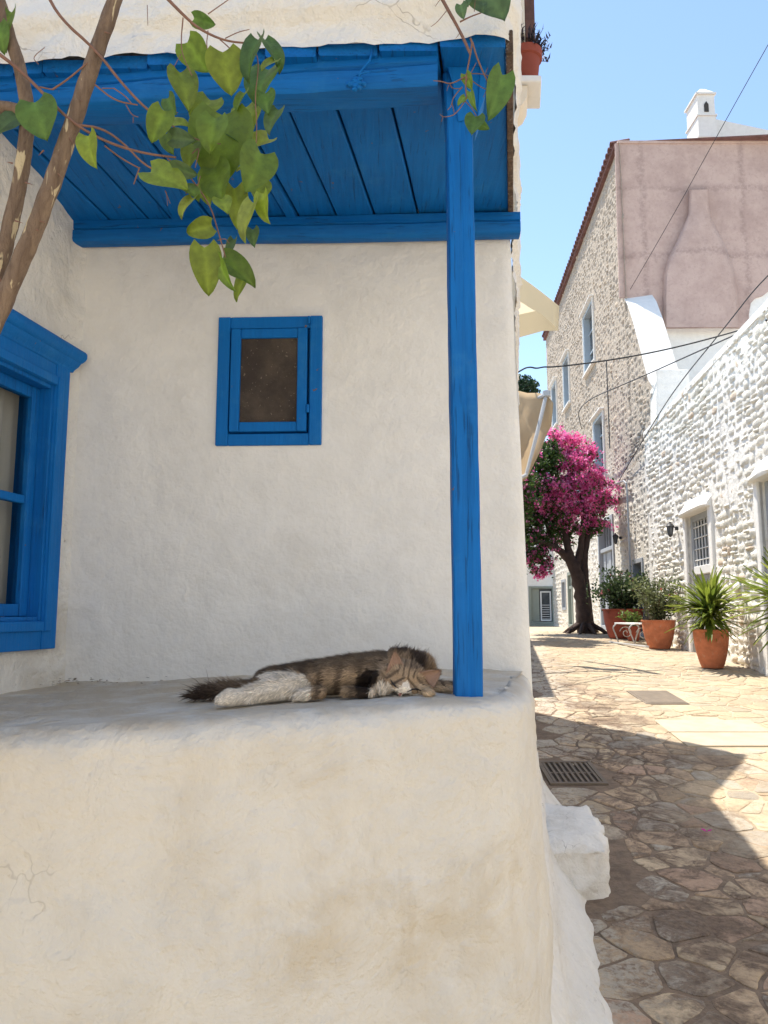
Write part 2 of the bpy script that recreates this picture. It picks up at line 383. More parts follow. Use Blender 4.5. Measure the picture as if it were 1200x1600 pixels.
for i, q in enumerate(seeds):
    poly = [(q[0]-.45, q[1]-.3), (q[0]+.45, q[1]-.3), (q[0]+.45, q[1]+.3), (q[0]-.45, q[1]+.3)]
    gx, gy = int(q[0]//.8), int(q[1]//.8); gap = rs.uniform(.003, .012)
    for a in (-1, 0, 1):
        for b in (-1, 0, 1):
            for j in cells.get((gx+a, gy+b), ()):
                if j == i: continue
                dx, dy = seeds[j][0]-q[0], seeds[j][1]-q[1]; L = math.hypot(dx, dy)
                if L > 1.1 or not poly: continue
                n_ = (dx/L, dy/L); h_ = .5 + max(-.32, min(.32, (wts[i]-wts[j])/(2*L*L))); poly = clip(poly, (q[0]+dx*h_-n_[0]*gap, q[1]+dy*h_-n_[1]*gap), n_)
    if len(poly) < 3: continue
    if q[0] < house_x(q[1])+.10 and q[1] > 2: continue
    if q[0] > low_x(q[1])-.15: continue
    if house_x(q[1]) + .12 < q[0] < house_x(q[1])+.52 and 3.9 < q[1] < 4.85: continue
    if any(c_[0]-.06 < q[0] < c_[1]+.06 and c_[2]-.06 < q[1] < c_[3]+.06 for c_ in COVERS): continue
    # drop tiny edges, round the corners, then make every edge a little uneven
    pp = []
    for a, b in zip(poly, poly[1:]+poly[:1]):
        if math.hypot(b[0]-a[0], b[1]-a[1]) < .03: pp.append(((a[0]+b[0])/2, (a[1]+b[1])/2)); continue
        for t_ in (.09, .27, .5, .73, .91):
            x_, y_ = a[0]+(b[0]-a[0])*t_, a[1]+(b[1]-a[1])*t_; nv = noise.noise_vector(V((x_*11, y_*11, 2)))*.017
            pp.append((x_+nv.x, y_+nv.y))
    cx = sum(p[0] for p in pp)/len(pp); cy = sum(p[1] for p in pp)/len(pp)
    stones.append((cx, cy, pp))
PAV = [V((q[0]*1.38, q[1]*1.28, q[2]*1.12)) for q in [(.40, .33, .25), (.36, .32, .27), (.34, .325, .30), (.41, .32, .24), (.36, .265, .21), (.45, .38, .29), (.31, .29, .265), (.38, .30, .22)]]
stones.sort(key=lambda s_: s_[1])
rest = MB(); nst = 0
for cx, cy, pp in stones:
    col = V(rs.choice(PAV)) * rs.uniform(.8, 1.15)
    if cy > 7: col = col*.5 + V((.46, .38, .26))*.5 *1.08
    hgt = rs.uniform(.002, .010) if cy < 8 else rs.uniform(.003, .007)
    tilt = (rs.uniform(-.012, .012), rs.uniform(-.012, .012)); nn = len(pp)
    vs = []
    for k_, (sc, h) in enumerate(((1.0, -.02), (.985, hgt*.55), (.90, hgt), (.45, hgt*1.18))):
        for a in pp:
            x, y = cx+(a[0]-cx)*sc, cy+(a[1]-cy)*sc
            z = zg(y) + h + ((x-cx)*tilt[0] + (y-cy)*tilt[1])*(k_ > 0) + (.004*noise.noise(V((x*9, y*9, 3))) if k_ > 1 else 0)
            vs.append((x, y, z))
    fs = [(r*nn+i, r*nn+(i+1) % nn, (r+1)*nn+(i+1) % nn, (r+1)*nn+i) for r in range(3) for i in range(nn)] + [tuple(range(3*nn, 4*nn))]
    px_, py_ = pix(V((cx, cy, zg(cy))))
    inview = px_ < 1260 and py_ < 1660
    if inview and nst < 300:
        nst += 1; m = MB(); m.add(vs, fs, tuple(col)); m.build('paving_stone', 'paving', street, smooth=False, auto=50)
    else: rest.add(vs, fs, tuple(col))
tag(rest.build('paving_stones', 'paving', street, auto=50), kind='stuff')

# covers set into the paving
def cover(name, lab, cat, rect, mat, bars=0, axis=None, two=False):
    x0, x1, y0, y1 = rect; t = thing(name, lab, cat, ((x0+x1)/2, (y0+y1)/2, zg((y0+y1)/2)))
    sl = (zg(y1)-zg(y0)); 
    def zq(y): return zg(y0) + sl*(y-y0)/(y1-y0)
    def slab(a, b, c, d, z0, z1): return MB().hexa([(a, c, zq(c)+z0), (b, c, zq(c)+z0), (b, d, zq(d)+z0), (a, d, zq(d)+z0)], [(a, c, zq(c)+z1), (b, c, zq(c)+z1), (b, d, zq(d)+z1), (a, d, zq(d)+z1)])
    if two:
        ym = (y0+y1)/2
        slab(x0, x1, y0, ym-.012, -.02, .014).build('slab', mat, t, bevel=.004); slab(x0, x1, ym+.012, y1, -.02, .013).build('slab', mat, t, bevel=.004)
    elif bars:
        slab(x0, x1, y0, y1, -.02, .003).build('pit', 'soil', t)
        m = MB()
        for a, b, c, d in ((x0, x1, y0, y0+.03), (x0, x1, y1-.03, y1), (x0, x0+.03, y0+.031, y1-.031), (x1-.03, x1, y0+.031, y1-.031)): q = slab(a, b, c, d, -.02, .016); m.add(q.v, q.f)
        m.build('frame', mat, t)
        for i in range(bars):
            x = lerp(x0+.045, x1-.045, i/(bars-1)); slab(x-.009, x+.009, y0+.031, y1-.031, -.01, .013).build('bar', mat, t)
        slab(x0+.031, x1-.031, (y0+y1)/2-.01, (y0+y1)/2+.01, -.01, .009).build('cross_bar', mat, t)
    else:
        slab(x0, x1, y0, y1, -.02, .010).build('frame', mat, t, bevel=.004); slab(x0+.03, x1-.03, y0+.03, y1-.03, -.01, .014).build('lid', mat, t, bevel=.004)
    return t
cover('manhole_cover', 'dark rusty iron manhole cover set in the sunlit paving', 'manhole cover', COVERS[0], 'cover_iron')
cover('access_slab', 'pair of pale concrete access slabs let into the sunlit street', 'access cover', COVERS[1], 'slab', two=True)
cover('drain_grate', 'rusty barred iron drain grate in the shaded street beside the house', 'drain grate', COVERS[2], 'cover_iron', bars=9)

# ================================================================== NEAR HOUSE (white plaster, blue timber porch)
house = thing('white_house', 'white plastered house corner with blue timber porch and plaster bench', 'house', (-.6, 2.0, 0))
BK = -.045
def back_y(x): return 2.28 + BK*x
ub = V((1, BK, 0)).normalized(); nb = V((BK, -1, 0)).normalized()     # along the back wall, and out of it towards the porch
OB = V((0, 2.28, 0))
ZC = 2.719                                                         # underside of the porch ceiling
def wall_d(amp, fr, seed=0):
    return lambda p, n_: n_*(amp*fbm(p*fr + V((seed, 0, 0)), 4))
# back wall, with its window opening
wx0, wx1, wz0, wz1 = -.515, -.190, 2.006, 2.414
dB = wall_d(.007, 1.6, 3); dB2 = wall_d(.0022, 14, 9)
def disp_b(p, s_, t):
    near = min(abs(s_-wx0), abs(s_-wx1)) < .03 and wz0-.05 < t < wz1+.05
    q = dB(p, nb) + dB2(p, nb)
    if wx0-.02 < s_ < wx1+.02 and wz0-.02 < t < wz1+.02: q = V()
    for bx, bz, br, bh in ((-.86, 1.50, .016, .006), (-.845, 1.456, .008, .004), (-.79, 2.31, .007, .004), (-.77, 2.03, .005, .004), (-.84, 1.86, .004, .003), (-.33, 1.93, .006, .003), (-.62, 1.52, .006, .003), (-.55, 1.40, .008, .003)):
        d2 = ((s_-bx)**2 + ((t-bz)*.6)**2)/br**2
        if d2 < 6: q = q + nb*bh*math.exp(-d2)
    return q
def right_x(z): return .395 + .034*(2.68-max(z, 1.25))/1.36                    # battered street corner
m = grid_wall(OB, ub, Z3, [(wx0+.012, wx1-.012, wz0+.012, wz1-.012)], (-1.06, .40, 1.22, 2.80, .018), disp_b, .05, -nb)
for v_ in m.v:                                                     # follow the battered corner and round it
    k_ = sst(.2, .40, v_.x); v_.x += k_*(right_x(v_.z)-.40); v_.y += .009*sst(.985, 1.0, (v_.x+1)/(right_x(v_.z)+1))**2
m.build('back_wall', 'wall_plaster', house, smooth=True)
# side wall on the street, behind the porch
m = MB(); ny, nz = 120, 70; vs = []
for j in range(nz+1):
    z = lerp(-.1, 2.80, j/nz)
    for i in range(ny+1):
        y = lerp(2.272, 6.95, (i/ny)**1.6); x = right_x(z) + .1755*(y-2.272)
        p = V((x, y, z)); vs.append(p + V((1, -.17, 0))*(.004*fbm(p*2.2, 4)*sst(0, .3, y-2.262)))
m.add(vs, [(j*(ny+1)+i, j*(ny+1)+i+1, (j+1)*(ny+1)+i+1, (j+1)*(ny+1)+i) for j in range(nz) for i in range(ny)])
m.build('side_wall', 'wall_plaster', house, smooth=True)
# terrace block further up the street (low), closing the house
m = MB(); m.hexa([(-6, 6.9, -.2), (house_x(6.9)-.01, 6.9, -.2), (house_x(7.9)-.01, 7.9, -.2), (-6, 7.9, -.2)], [(-6, 6.9, 2.4), (house_x(6.9)-.03, 6.9, 2.4), (house_x(7.9)-.03, 7.9, 2.4), (-6, 7.9, 2.4)])
m.build('terrace_block', 'wall_plaster', house, bevel=.03)
# left wall, with the tall window
K = V((-.972, back_y(-.972), 0)); uL = V((-.17, -1, 0)).normalized(); nL = V((1, -.17, 0)).normalized()   # uL runs towards the viewer
LW0, LW1, LZ0, LZ1 = .122, 1.02, 1.478, 2.165                         # opening (inside the casing)
def disp_l(p, s_, t):
    lean = .17*s_*sst(2.30, 2.74, t)
    q = nL*(.010*fbm(p*2.2+V((5, 0, 0)), 4) + .006*fbm(p*11, 4)*sst(2.2, 2.35, t) + lean)
    if LW0-.1 < s_ < LW1+.1 and LZ0-.1 < t < LZ1+.1: q = nL*0
    if s_ < .06: q = q + (-uL*0 + nL*.02*(1-s_/.06)**2)
    return q
m = grid_wall(K, uL, Z3, [(LW0, LW1, LZ0, LZ1)], (-.03, 1.5, 1.15, 2.80, .022), disp_l, .09, -nL)
lw = m.build('left_wall', 'rough_plaster', house, smooth=True)
# plaster bench: outer shell, rounded rim and top in one sheet
def bench_z(x, y): return 1.326 + .05*max(min(x, .1), -.75) + .004*(y-1.6)
front = [(-1.9, 1.43), (-1.2, 1.42), (-.69, 1.405), (-.34, 1.40), (-.12, 1.445), (.10, 1.515), (.185, 1.533), (.245, 1.562), (.288, 1.618), (.312, 1.70), (.350, 1.86), (.415, 2.2), (.505, 2.72)]
def resample(path, step):
    pts = [V((*p, 0)) for p in path]
    for _ in range(3):                                              # soften the corners
        q = [pts[0]]
        for a, b in zip(pts, pts[1:]): q += [a.lerp(b, .25), a.lerp(b, .75)]
        pts = q + [pts[-1]]
    L = [0]
    for a, b in zip(pts, pts[1:]): L.append(L[-1] + (b-a).length)
    n_ = int(L[-1]/step); out = []; j = 0
    for i in range(n_+1):
        d = L[-1]*i/n_
        while j < len(L)-2 and L[j+1] < d: j += 1
        out.append(pts[j].lerp(pts[j+1], (d-L[j])/max(1e-9, L[j+1]-L[j])))
    return out
fp = resample(front, .016)
prof = []
for i in range(76):
    t = i/75; z = lerp(-.25, 1.268, t); prof.append((-.065*(1-t)**1.3 - .02*math.sin(t*7)*0, z-1.318))
for i in range(1, 9):
    a = math.pi/2*i/8; prof.append((.055*(1-math.cos(a)), -.05 + .05*math.sin(a)))
m = MB(); vs = []; nP = len(prof); nT = 34; NR = nP + nT
for i, p in enumerate(fp):
    a, b = fp[max(i-1, 0)], fp[min(i+1, len(fp)-1)]; t = (b-a).normalized(); nn = V((t.y, -t.x, 0))     # outward
    for off, dz in prof:
        q = p - nn*off; z = bench_z(q.x, q.y) + dz; c = V((q.x, q.y, z))
        amp = sst(.0, .3, -dz)
        d = (.022*fbm(c*2.3, 3) + .0075*fbm(c*7+V((4, 0, 0)), 5) + .0040*fbm(c*30, 4))*(.6+.4*amp) - .006*max(0, fbm(c*5+V((9, 2, 0)), 4)-.35)
        d *= sst(0, .06, -dz)
        vs.append(c + nn*d + Z3*(.004*fbm(c*7, 3))*(1-amp))
    rim = p - nn*.055; x_t = min(lerp(-1.9, .41, (p.x+1.9)/(.322+1.9)), .41); tgt = V((x_t, back_y(x_t)+.03, 0))
    for k_ in range(1, nT+1):
        q = rim.lerp(tgt, (k_/nT)); z = bench_z(q.x, q.y)
        c = V((q.x, q.y, z)); d = .005*fbm(c*6, 3) + .0022*fbm(c*22, 3) + .016*sst(.93, 1, k_/nT)*(1-sst(1.5, 1.6, p.y))
        vs.append(c + Z3*(d - .03*sst(2.05, 2.25, p.y)))
m.add(vs, [(i*NR+j, (i+1)*NR+j, (i+1)*NR+j+1, i*NR+j+1) for i in range(len(fp)-1) for j in range(NR-1)])
m.build('bench', 'old_plaster', house, smooth=True)
# sloping plinth along the street side below the bench
m = MB(); vs = []; n_ = 90
for i in range(n_+1):
    y = lerp(1.9, 5.2, i/n_); xb = house_x(y)
    for o_, h in ((.0, .55), (.045, .50), (.07, .30), (.10, .20), (.15, .13), (.22, .06), (.27, .005), (.29, -.06)):
        wv_ = .03*fbm(V((y*2.1, 3, o_)), 4) * (o_ > .02) + (.09*sst(3.2, 2.2, y)*(o_ > .06) if False else 0)
        p = V((xb+o_*.95-.01+wv_, y, zg(y)+h*1.1)); vs.append(p + V((1, 0, .6))*(.014*fbm(p*7, 5) + .004*fbm(p*30, 3)))
m.add(vs, [(i*8+j, (i+1)*8+j, (i+1)*8+j+1, i*8+j+1) for i in range(n_) for j in range(7)])
m.build('plinth', 'rough_plaster', house, smooth=True)
# upper storey: front face over the porch, rounded corner, street side
def up_x(y): return .298 + .17*(y-1.6)
upath = [(-2.2, 1.655), (-1.0, 1.600), (-.3, 1.550), (.10, 1.520), (.215, 1.512), (.262, 1.522), (.284, 1.56), (.30, 1.63), (up_x(2.2), 2.2), (up_x(6.9), 6.9)]
fp = resample(upath, .02)
vs = []; zs = [2.735 + (4.36-2.735)*((j/80)**1.25) for j in range(81)]
for i, p in enumerate(fp):
    a, b = fp[max(i-1, 0)], fp[min(i+1, len(fp)-1)]; t = (b-a).normalized(); nn = V((t.y, -t.x, 0))
    for z in zs:
        zz = z + .012*fbm(V((p.x*5, p.y*5, 1)), 3)*(z < 2.76)
        c = V((p.x, p.y, zz)); d = .014*fbm(c*3.1, 4) + .010*fbm(c*11, 5) + .004*fbm(c*40, 3)
        d += .016*sst(2.800, 2.812, z + .006*noise.noise(c*4)) - .012*sst(2.735, 2.75, z)*0
        vs.append(c + nn*d)
nz = len(zs)
m = MB().add(vs, [(i*nz+j, (i+1)*nz+j, (i+1)*nz+j+1, i*nz+j+1) for i in range(len(fp)-1) for j in range(nz-1)])
m.build('upper_wall', 'rough_plaster', house, smooth=True)
m = MB(); m.hexa([(-2.2, 1.75, 4.22), (.28, 1.6, 4.22), (up_x(6.88)-.03, 6.88, 4.22), (-2.2, 6.88, 4.22)], [(-2.2, 1.75, 4.3), (.28, 1.6, 4.3), (up_x(6.88)-.03, 6.88, 4.3), (-2.2, 6.88, 4.3)]); m.build('flat_roof', 'clean_white', house)
# porch ceiling of boards running back to the wall
ceil = MB().hexa([(-1.5, 1.66, ZC+.040), (.27, 1.56, ZC+.040), (.375, 2.25, ZC+.040), (-1.3, 2.36, ZC+.040)], [(-1.5, 1.66, ZC+.055), (.27, 1.56, ZC+.055), (.375, 2.25, ZC+.055), (-1.3, 2.36, ZC+.055)]).build('porch_ceiling', 'room_dark', house)
cuts = [-150, -82, -20, 42, 104, 165, 228, 264, 326, 388, 447, 466, 526, 586, 654, 722, 797]
rp = random.Random(3); DIR = V((.172, 1, 0))
for a, b in zip(cuts, cuts[1:]):
    pa = P(a+1.6, 333, back_y(0)-.04); pb = P(b-1.6, 333, back_y(0)-.04)
    xa, xb = pa.x, pb.x; y1 = 2.30; yf = interp([(-1.5, 1.635), (-.65, 1.588), (-.17, 1.545), (.14, 1.522), (.3, 1.50)], xa-.1) + rp.uniform(-.008, .008)
    dz = rp.uniform(-.004, .003) - (.006 if b-a < 30 else 0)
    def pt(x, y, z): return V((x + .172*(y-(back_y(0)-.04)), y, z))
    m = MB(); n_ = 14; vs = []
    for i in range(n_+1):
        y = lerp(yf, y1, i/n_); w_ = .0018*noise.noise(V((xa*9, y*3, 0))); v2 = .0018*noise.noise(V((xb*9, y*3, 0)))
        bow = .003*noise.noise(V((xa*3, y*2, 7)))
        e = .003
        vs += [pt(xa+w_, y, ZC+.03+dz), pt(xa+w_, y, ZC+e+dz+bow), pt(xa+w_+e, y, ZC+dz+bow), pt(xb+v2-e, y, ZC+dz+bow), pt(xb+v2, y, ZC+e+dz+bow), pt(xb+v2, y, ZC+.03+dz)]
    fs = [(i*6+j, i*6+(j+1) % 6, (i+1)*6+(j+1) % 6, (i+1)*6+j) for i in range(n_) for j in range(6)] + [(0, 1, 2, 3, 4, 5), tuple(n_*6+q for q in range(6))]
    m.add(vs, fs).build('plank', 'blue_y', ceil, auto=30)
# dirty board end along the street edge of the ceiling
m = MB(); a0, a1 = V((.264, 1.53, 0)), V((.379, 2.22, 0)); dd = (a1-a0).normalized(); sd_ = V((dd.y, -dd.x, 0))
m.box((a0+a1)/2 + Z3*(ZC+.02) + sd_*.010, ((a1-a0).length, .016, .055), (dd, sd_, Z3)); m.build('edge_board', 'dirty_edge', house, bevel=.003)
def beam(name, pa, pb, dep, hgt, mat, seed, n_=60, rough=.004, knots=()):
    """rough-hewn beam: front-bottom edge runs pa -> pb"""
    d = (pb-pa); L = d.length; t = d/L; bk = V((-t.y, t.x, 0)); m = MB(); vs = []
    ring = [(0, .006), (.006, 0), (dep*.5, -.002), (dep-.006, 0), (dep, .006), (dep, hgt*.5), (dep, hgt), (dep*.5, hgt), (0, hgt), (-.001, hgt*.62), (.006, hgt*.56), (-.002, hgt*.5)]
    for i in range(n_+1):
        c = pa + d*(i/n_)
        for o_, h in ring:
            q = c + bk*o_ + Z3*h; r_ = rough*fbm(V((q.x*3, q.y*22, q.z*22)) + V((seed, 0, 0)), 3)
            vs.append(q + Z3*r_*(h < hgt*.9) - bk*r_*.7*(o_ < dep*.5))
    k_ = len(ring)
    m.add(vs, [(i*k_+j, i*k_+(j+1) % k_, (i+1)*k_+(j+1) % k_, (i+1)*k_+j) for i in range(n_) for j in range(k_)] + [tuple(range(k_)), tuple(n_*k_+q for q in range(k_))])
    return m.build(name, mat, house, auto=45)
pa = V((-1.05, back_y(-1.05)-.062, 2.653)); pb = V((.415, back_y(.415)-.062, 2.648))
beam('wall_beam', pa, pb, .056, .064, 'blue_x', 2, rough=.003)
pa = V((-1.35, 1.66, ZC-.075)); pb = V((.118, 1.548, ZC-.062))
beam('front_beam', pa, pb, .085, .078, 'blue_x', 8, rough=.007)
# lump of old painted lashing on the front beam
m = MB(); c = P(556, 133, 1.545)
for i in range(26):
    a = i*.9; m.lathe([(.001, -.004), (.006, -.003), (.007, .001), (.001, .005)], c + V((math.cos(a)*.017*rp.random(), -.004*rp.random(), math.sin(a)*.014*rp.random())), 7)
m.tube([c, c+V((.012, -.006, .03)), c+V((.03, -.004, .055)), c+V((.036, .0, .085))], .0025, 5); m.tube([c+V((.0, -.004, .02)), c+V((.022, -.006, .026)), c+V((.032, -.004, .03))], .002, 5)
m.build('lashing', 'blue_smooth', house, smooth=True)
# post with flared capital
X0 = .174; Y0 = 1.626; hw = .0288
m = MB(); vs = []; n_ = 90
zb, zt = bench_z(X0, Y0)-.02, ZC-.002
def post_ring(z):
    t = (z-zb)/(zt-zb); lean = -.004*t; fl = sst(.90, 1.0, t)*.008; w_ = hw*(1.0-.02*t)
    return lean, w_+fl, w_
for i in range(n_+1):
    z = lerp(zb, zt, i/n_); lean, wx_, wy_ = post_ring(z); c = V((X0+lean, Y0+.012*sst(.8, 1, i/n_)*0, z))
    for x, y in ((-1, -.86), (-.88, -1), (-.4, -1), (.05, -1), (.1, -.97), (.15, -1), (.5, -1), (.9, -1), (1, -.9), (1, 0), (1, .9), (.9, 1), (0, 1), (-.9, 1), (-1, .9), (-1, 0)):
        q = c + V((x*wx_, y*wy_, 0)); r_ = .0022*fbm(V((q.x*60, q.y*60, z*5)), 3); vs.append(q + V((x*.6, y, 0))*r_)
m.add(vs, [(i*16+j, i*16+(j+1) % 16, (i+1)*16+(j+1) % 16, (i+1)*16+j) for i in range(n_) for j in range(16)] + [tuple(range(16)), tuple(n_*16+q for q in range(16))])
m.build('post', 'blue_z', house, auto=40)
# bracket board on the post head
pr = [P(697, 98, 1.585), P(760, 93, 1.585), P(757, 118, 1.587), P(746, 182, 1.592), P(716, 190, 1.594), P(706, 128, 1.588)]
MB().prism(pr, (0, .034, .004)).build('bracket', 'blue_smooth', house, bevel=.002)
pr = [P(751, 100, 1.580), P(760, 96, 1.580), P(758, 150, 1.583), P(746, 184, 1.585)]
MB().prism(pr, (.004, .09, 0)).build('bracket_cheek', 'blue_smooth', house, bevel=.002)

# small window in the back wall
win = link('small_window', None, house, (OB+ub*((wx0+wx1)/2)+Z3*wz0)); win.empty_display_size = .1
frame_mb(OB, ub, Z3, nb, wx0, wx1, wz0, wz1, .038, -.03, .012, .036).build('frame', 'blue_smooth', win, bevel=.003)
frame_mb(OB, ub, Z3, nb, wx0+.042, wx1-.046, wz0+.042, wz1-.040, .030, -.020, .016, .030).build('sash', 'blue_smooth', win, bevel=.003)
frame_mb(OB, ub, Z3, nb, wx0+.038, wx1-.038, wz0+.036, wz1-.038, .006, -.03, -.012).build('rebate', 'blue_smooth', win)
MB().box(OB+ub*((wx0+wx1)/2-.002)+Z3*((wz0+wz1)/2+.001)+nb*.002, (wx1-wx0-.146, wz1-wz0-.140, .004), (ub, Z3, nb)).build('insect_screen', 'insect_screen', win)
for dz in (.19, -.09): MB().tube([OB+ub*(wx1-.041)+Z3*(wz0+.2+dz-.012)+nb*.019, OB+ub*(wx1-.041)+Z3*(wz0+.2+dz+.012)+nb*.019], .0045, 8).build('hinge', 'blue_smooth', win)
MB().box(OB+ub*((wx0+wx1)/2)+Z3*((wz0+wz1)/2)-nb*.045, (wx1-wx0-.03, wz1-wz0-.03, .004), (ub, Z3, nb)).build('backing', 'room_dark', win)

# tall window in the left wall: casing, cornice, jamb lining, sash with glazing bar, glass and curtain
tw = link('tall_window', None, house, K+uL*((LW0+LW1)/2)+Z3*LZ0); tw.empty_display_size = .1
def LB(s0, s1, t0, t1, d0, d1): return (K+uL*((s0+s1)/2)+Z3*((t0+t1)/2)+nL*((d0+d1)/2), (s1-s0, t1-t0, d1-d0), (uL, Z3, nL))
cs = .068
frame_mb(K, uL, Z3, nL, LW0-cs, LW1+cs, LZ0-cs-.012, LZ1+cs, cs, -.004, .026, cs+.012).build('casing', 'blue_smooth', tw, bevel=.003)
frame_mb(K, uL, Z3, nL, LW0-cs*.42, LW1+cs*.42, LZ0-cs*.42, LZ1+cs*.42, cs*.40, .022, .034).build('casing_bead', 'blue_smooth', tw, bevel=.003)
frame_mb(K, uL, Z3, nL, LW0-.0, LW1, LZ0, LZ1, .012, -.088, .02).build('jamb_lining', 'blue_z', tw, bevel=.002)
frame_mb(K, uL, Z3, nL, LW0+.013, LW1-.013, LZ0+.013, LZ1-.013, .034, -.046, -.016).build('sash', 'blue_z', tw, bevel=.003)
MB().box(*LB(LW0+.048, LW1-.048, 1.808, 1.832, -.044, -.020)).build('glazing_bar', 'blue_smooth', tw, bevel=.003)
MB().box(*LB((LW0+LW1)/2-.025, (LW0+LW1)/2+.025, LZ0+.048, LZ1-.048, -.0455, -.018)).build('meeting_stile', 'blue_smooth', tw, bevel=.003)
MB().box(*LB(LW0+.042, LW1-.042, LZ0+.042, LZ1-.042, -.034, -.031)).build('pane', 'glass', tw)
m = MB(); vs = []; n_ = 260
for i in range(n_+1):
    s_ = lerp(LW0-.75, LW1, i/n_); d = -.088 + .016*math.sin(s_*58+1.2*math.sin(s_*13)) + .006*math.sin(s_*131)
    for t in (LZ0-.1, 1.7, 2.0, LZ1+.1): vs.append(K+uL*(s_+.012*(t-1.8)*math.sin(s_*20))+Z3*t+nL*d)
m.add(vs, [(i*4+j, (i+1)*4+j, (i+1)*4+j+1, i*4+j+1) for i in range(n_) for j in range(3)]).build('curtain', 'curtain', tw, smooth=True)
m = MB()
for a in (((LW0-.9, LW1+.2, LZ0-.3, LZ1+.3, -.62, -.6)),): m.box(*LB(*a))
m.build('room_wall', 'room_dark', tw)
def moulding(prof_, s0, s1, t):   # profile (out, up) swept along the wall with returned ends
    m = MB(); vs = []
    for s_, shrink in ((s0, 0), (s1, 0)):
        for o_, u_ in prof_: o_ *= .82; vs.append(K+uL*(s_ + (-o_*.45 if s_ == s0 else o_*.45))+Z3*(t+u_)+nL*o_)
    n_ = len(prof_)
    return m.add(vs, [(j, j+1, n_+j+1, n_+j) for j in range(n_-1)] + [tuple(range(n_)), tuple(range(n_, 2*n_)), (0, n_, 2*n_-1, n_-1)])
cprof = [(0, 0), (.030, 0), (.033, .006), (.037, .010), (.046, .017), (.052, .025), (.054, .030), (.060, .032), (.068, .039), (.073, .047), (.073, .060), (.068, .066), (0, .070)]
moulding(cprof, LW0-cs-.004, LW1+cs, LZ1+cs-.002).build('cornice', 'blue_smooth', tw, auto=35)

# window bay high on the street side: cream frame, brown shutter edge, sill on a round corbel
m = MB(); yb = 3.2
def SB(y0, y1, o0, o1, z0, z1):
    return [V((up_x(y)+.0+o_, y, z)) for z in (z0, z1) for y, o_ in ((y0, o0), (y0, o1), (y1, o1), (y1, o0))]
def sbox(*a): q = SB(*a); return MB().hexa(q[:4], q[4:])
bay = link('street_window', None, house, V((up_x(3.2), 3.2, 3.7))); bay.empty_display_size = .1
sbox(3.16, 3.24, -.02, .075, 4.10, 4.34).build('frame', 'cream_paint', bay, bevel=.006)
sbox(3.245, 3.275, -.02, .088, 4.10, 4.34).build('frame_bead', 'cream_paint', bay, bevel=.004)
sbox(3.20, 3.23, .077, .122, 4.11, 4.34).build('shutter', 'brown_wood', bay, bevel=.004)
m = MB(); pf = [(.0, 3.70), (.022, 3.705), (.055, 3.73), (.075, 3.77), (.08, 3.82), (.0, 3.82)]
m.prism([V((up_x(3.13)+o_, 3.13, z)) for o_, z in pf], V((.17*.14, .14, 0))).build('corbel', 'cream_paint', bay, auto=40)
sbox(3.11, 3.30, -.02, .140, 3.825, 3.857).build('sill', 'clean_white', bay, bevel=.006)

# ---------------- step and loose things by the house
def rough_block(name, corners, h, mat, parent, seed=0, nsub=14, amp=.02):
    """whitewashed masonry block on a quad footprint, rounded and lumpy"""
    m = MB(); vs = {}; bm = bmesh.new()
    bmesh.ops.create_cube(bm, size=1); bmesh.ops.subdivide_edges(bm, edges=bm.edges[:], cuts=nsub, use_grid_fill=True)
    c = [V(q) for q in corners]
    for v_ in bm.verts:
        a, b, d = v_.co.x+.5, v_.co.y+.5, v_.co.z+.5
        q = c[0].lerp(c[1], a).lerp(c[3].lerp(c[2], a), b)
        rd = 1 - .05*(sst(.8, 1, abs(v_.co.x*2))*sst(.8, 1, abs(v_.co.y*2))) ; q = V(((q.x-sum(p.x for p in c)/4)*rd + sum(p.x for p in c)/4, (q.y-sum(p.y for p in c)/4)*rd + sum(p.y for p in c)/4, q.z))
        e = max(abs(v_.co.x*2), abs(v_.co.y*2)); z = zg(q.y) - .08 + (h+.08)*d - .03*sst(.8, 1, e)*sst(.8, 1, d)
        p = V((q.x, q.y, z)); n_ = fbm(p*4+V((seed, 0, 0)), 4)*amp + fbm(p*16, 3)*amp*.35
        out = V((v_.co.x*2 if abs(v_.co.x) > .49 else 0, v_.co.y*2 if abs(v_.co.y) > .49 else 0, 1 if v_.co.z > .49 else 0))
        v_.co = p + out*n_
    me = bpy.data.meshes.new(name); org = ORG[parent.name] if parent else V()
    for v_ in bm.verts: v_.co -= org
    bmesh.ops.recalc_face_normals(bm, faces=bm.faces); bm.to_mesh(me); bm.free(); me.materials.append(MATS[mat])
    me.polygons.foreach_set('use_smooth', [True]*len(me.polygons))
    return link(name, me, parent)
step = rough_block('doorstep', [(.60, 3.98, 0), (1.13, 4.02, 0), (1.235, 4.72, 0), (.70, 4.80, 0)], .255, 'rough_plaster', None, 3, 22, .026)
tag(step, 'chunky whitewashed stone step at the foot of the white house', 'doorstep')

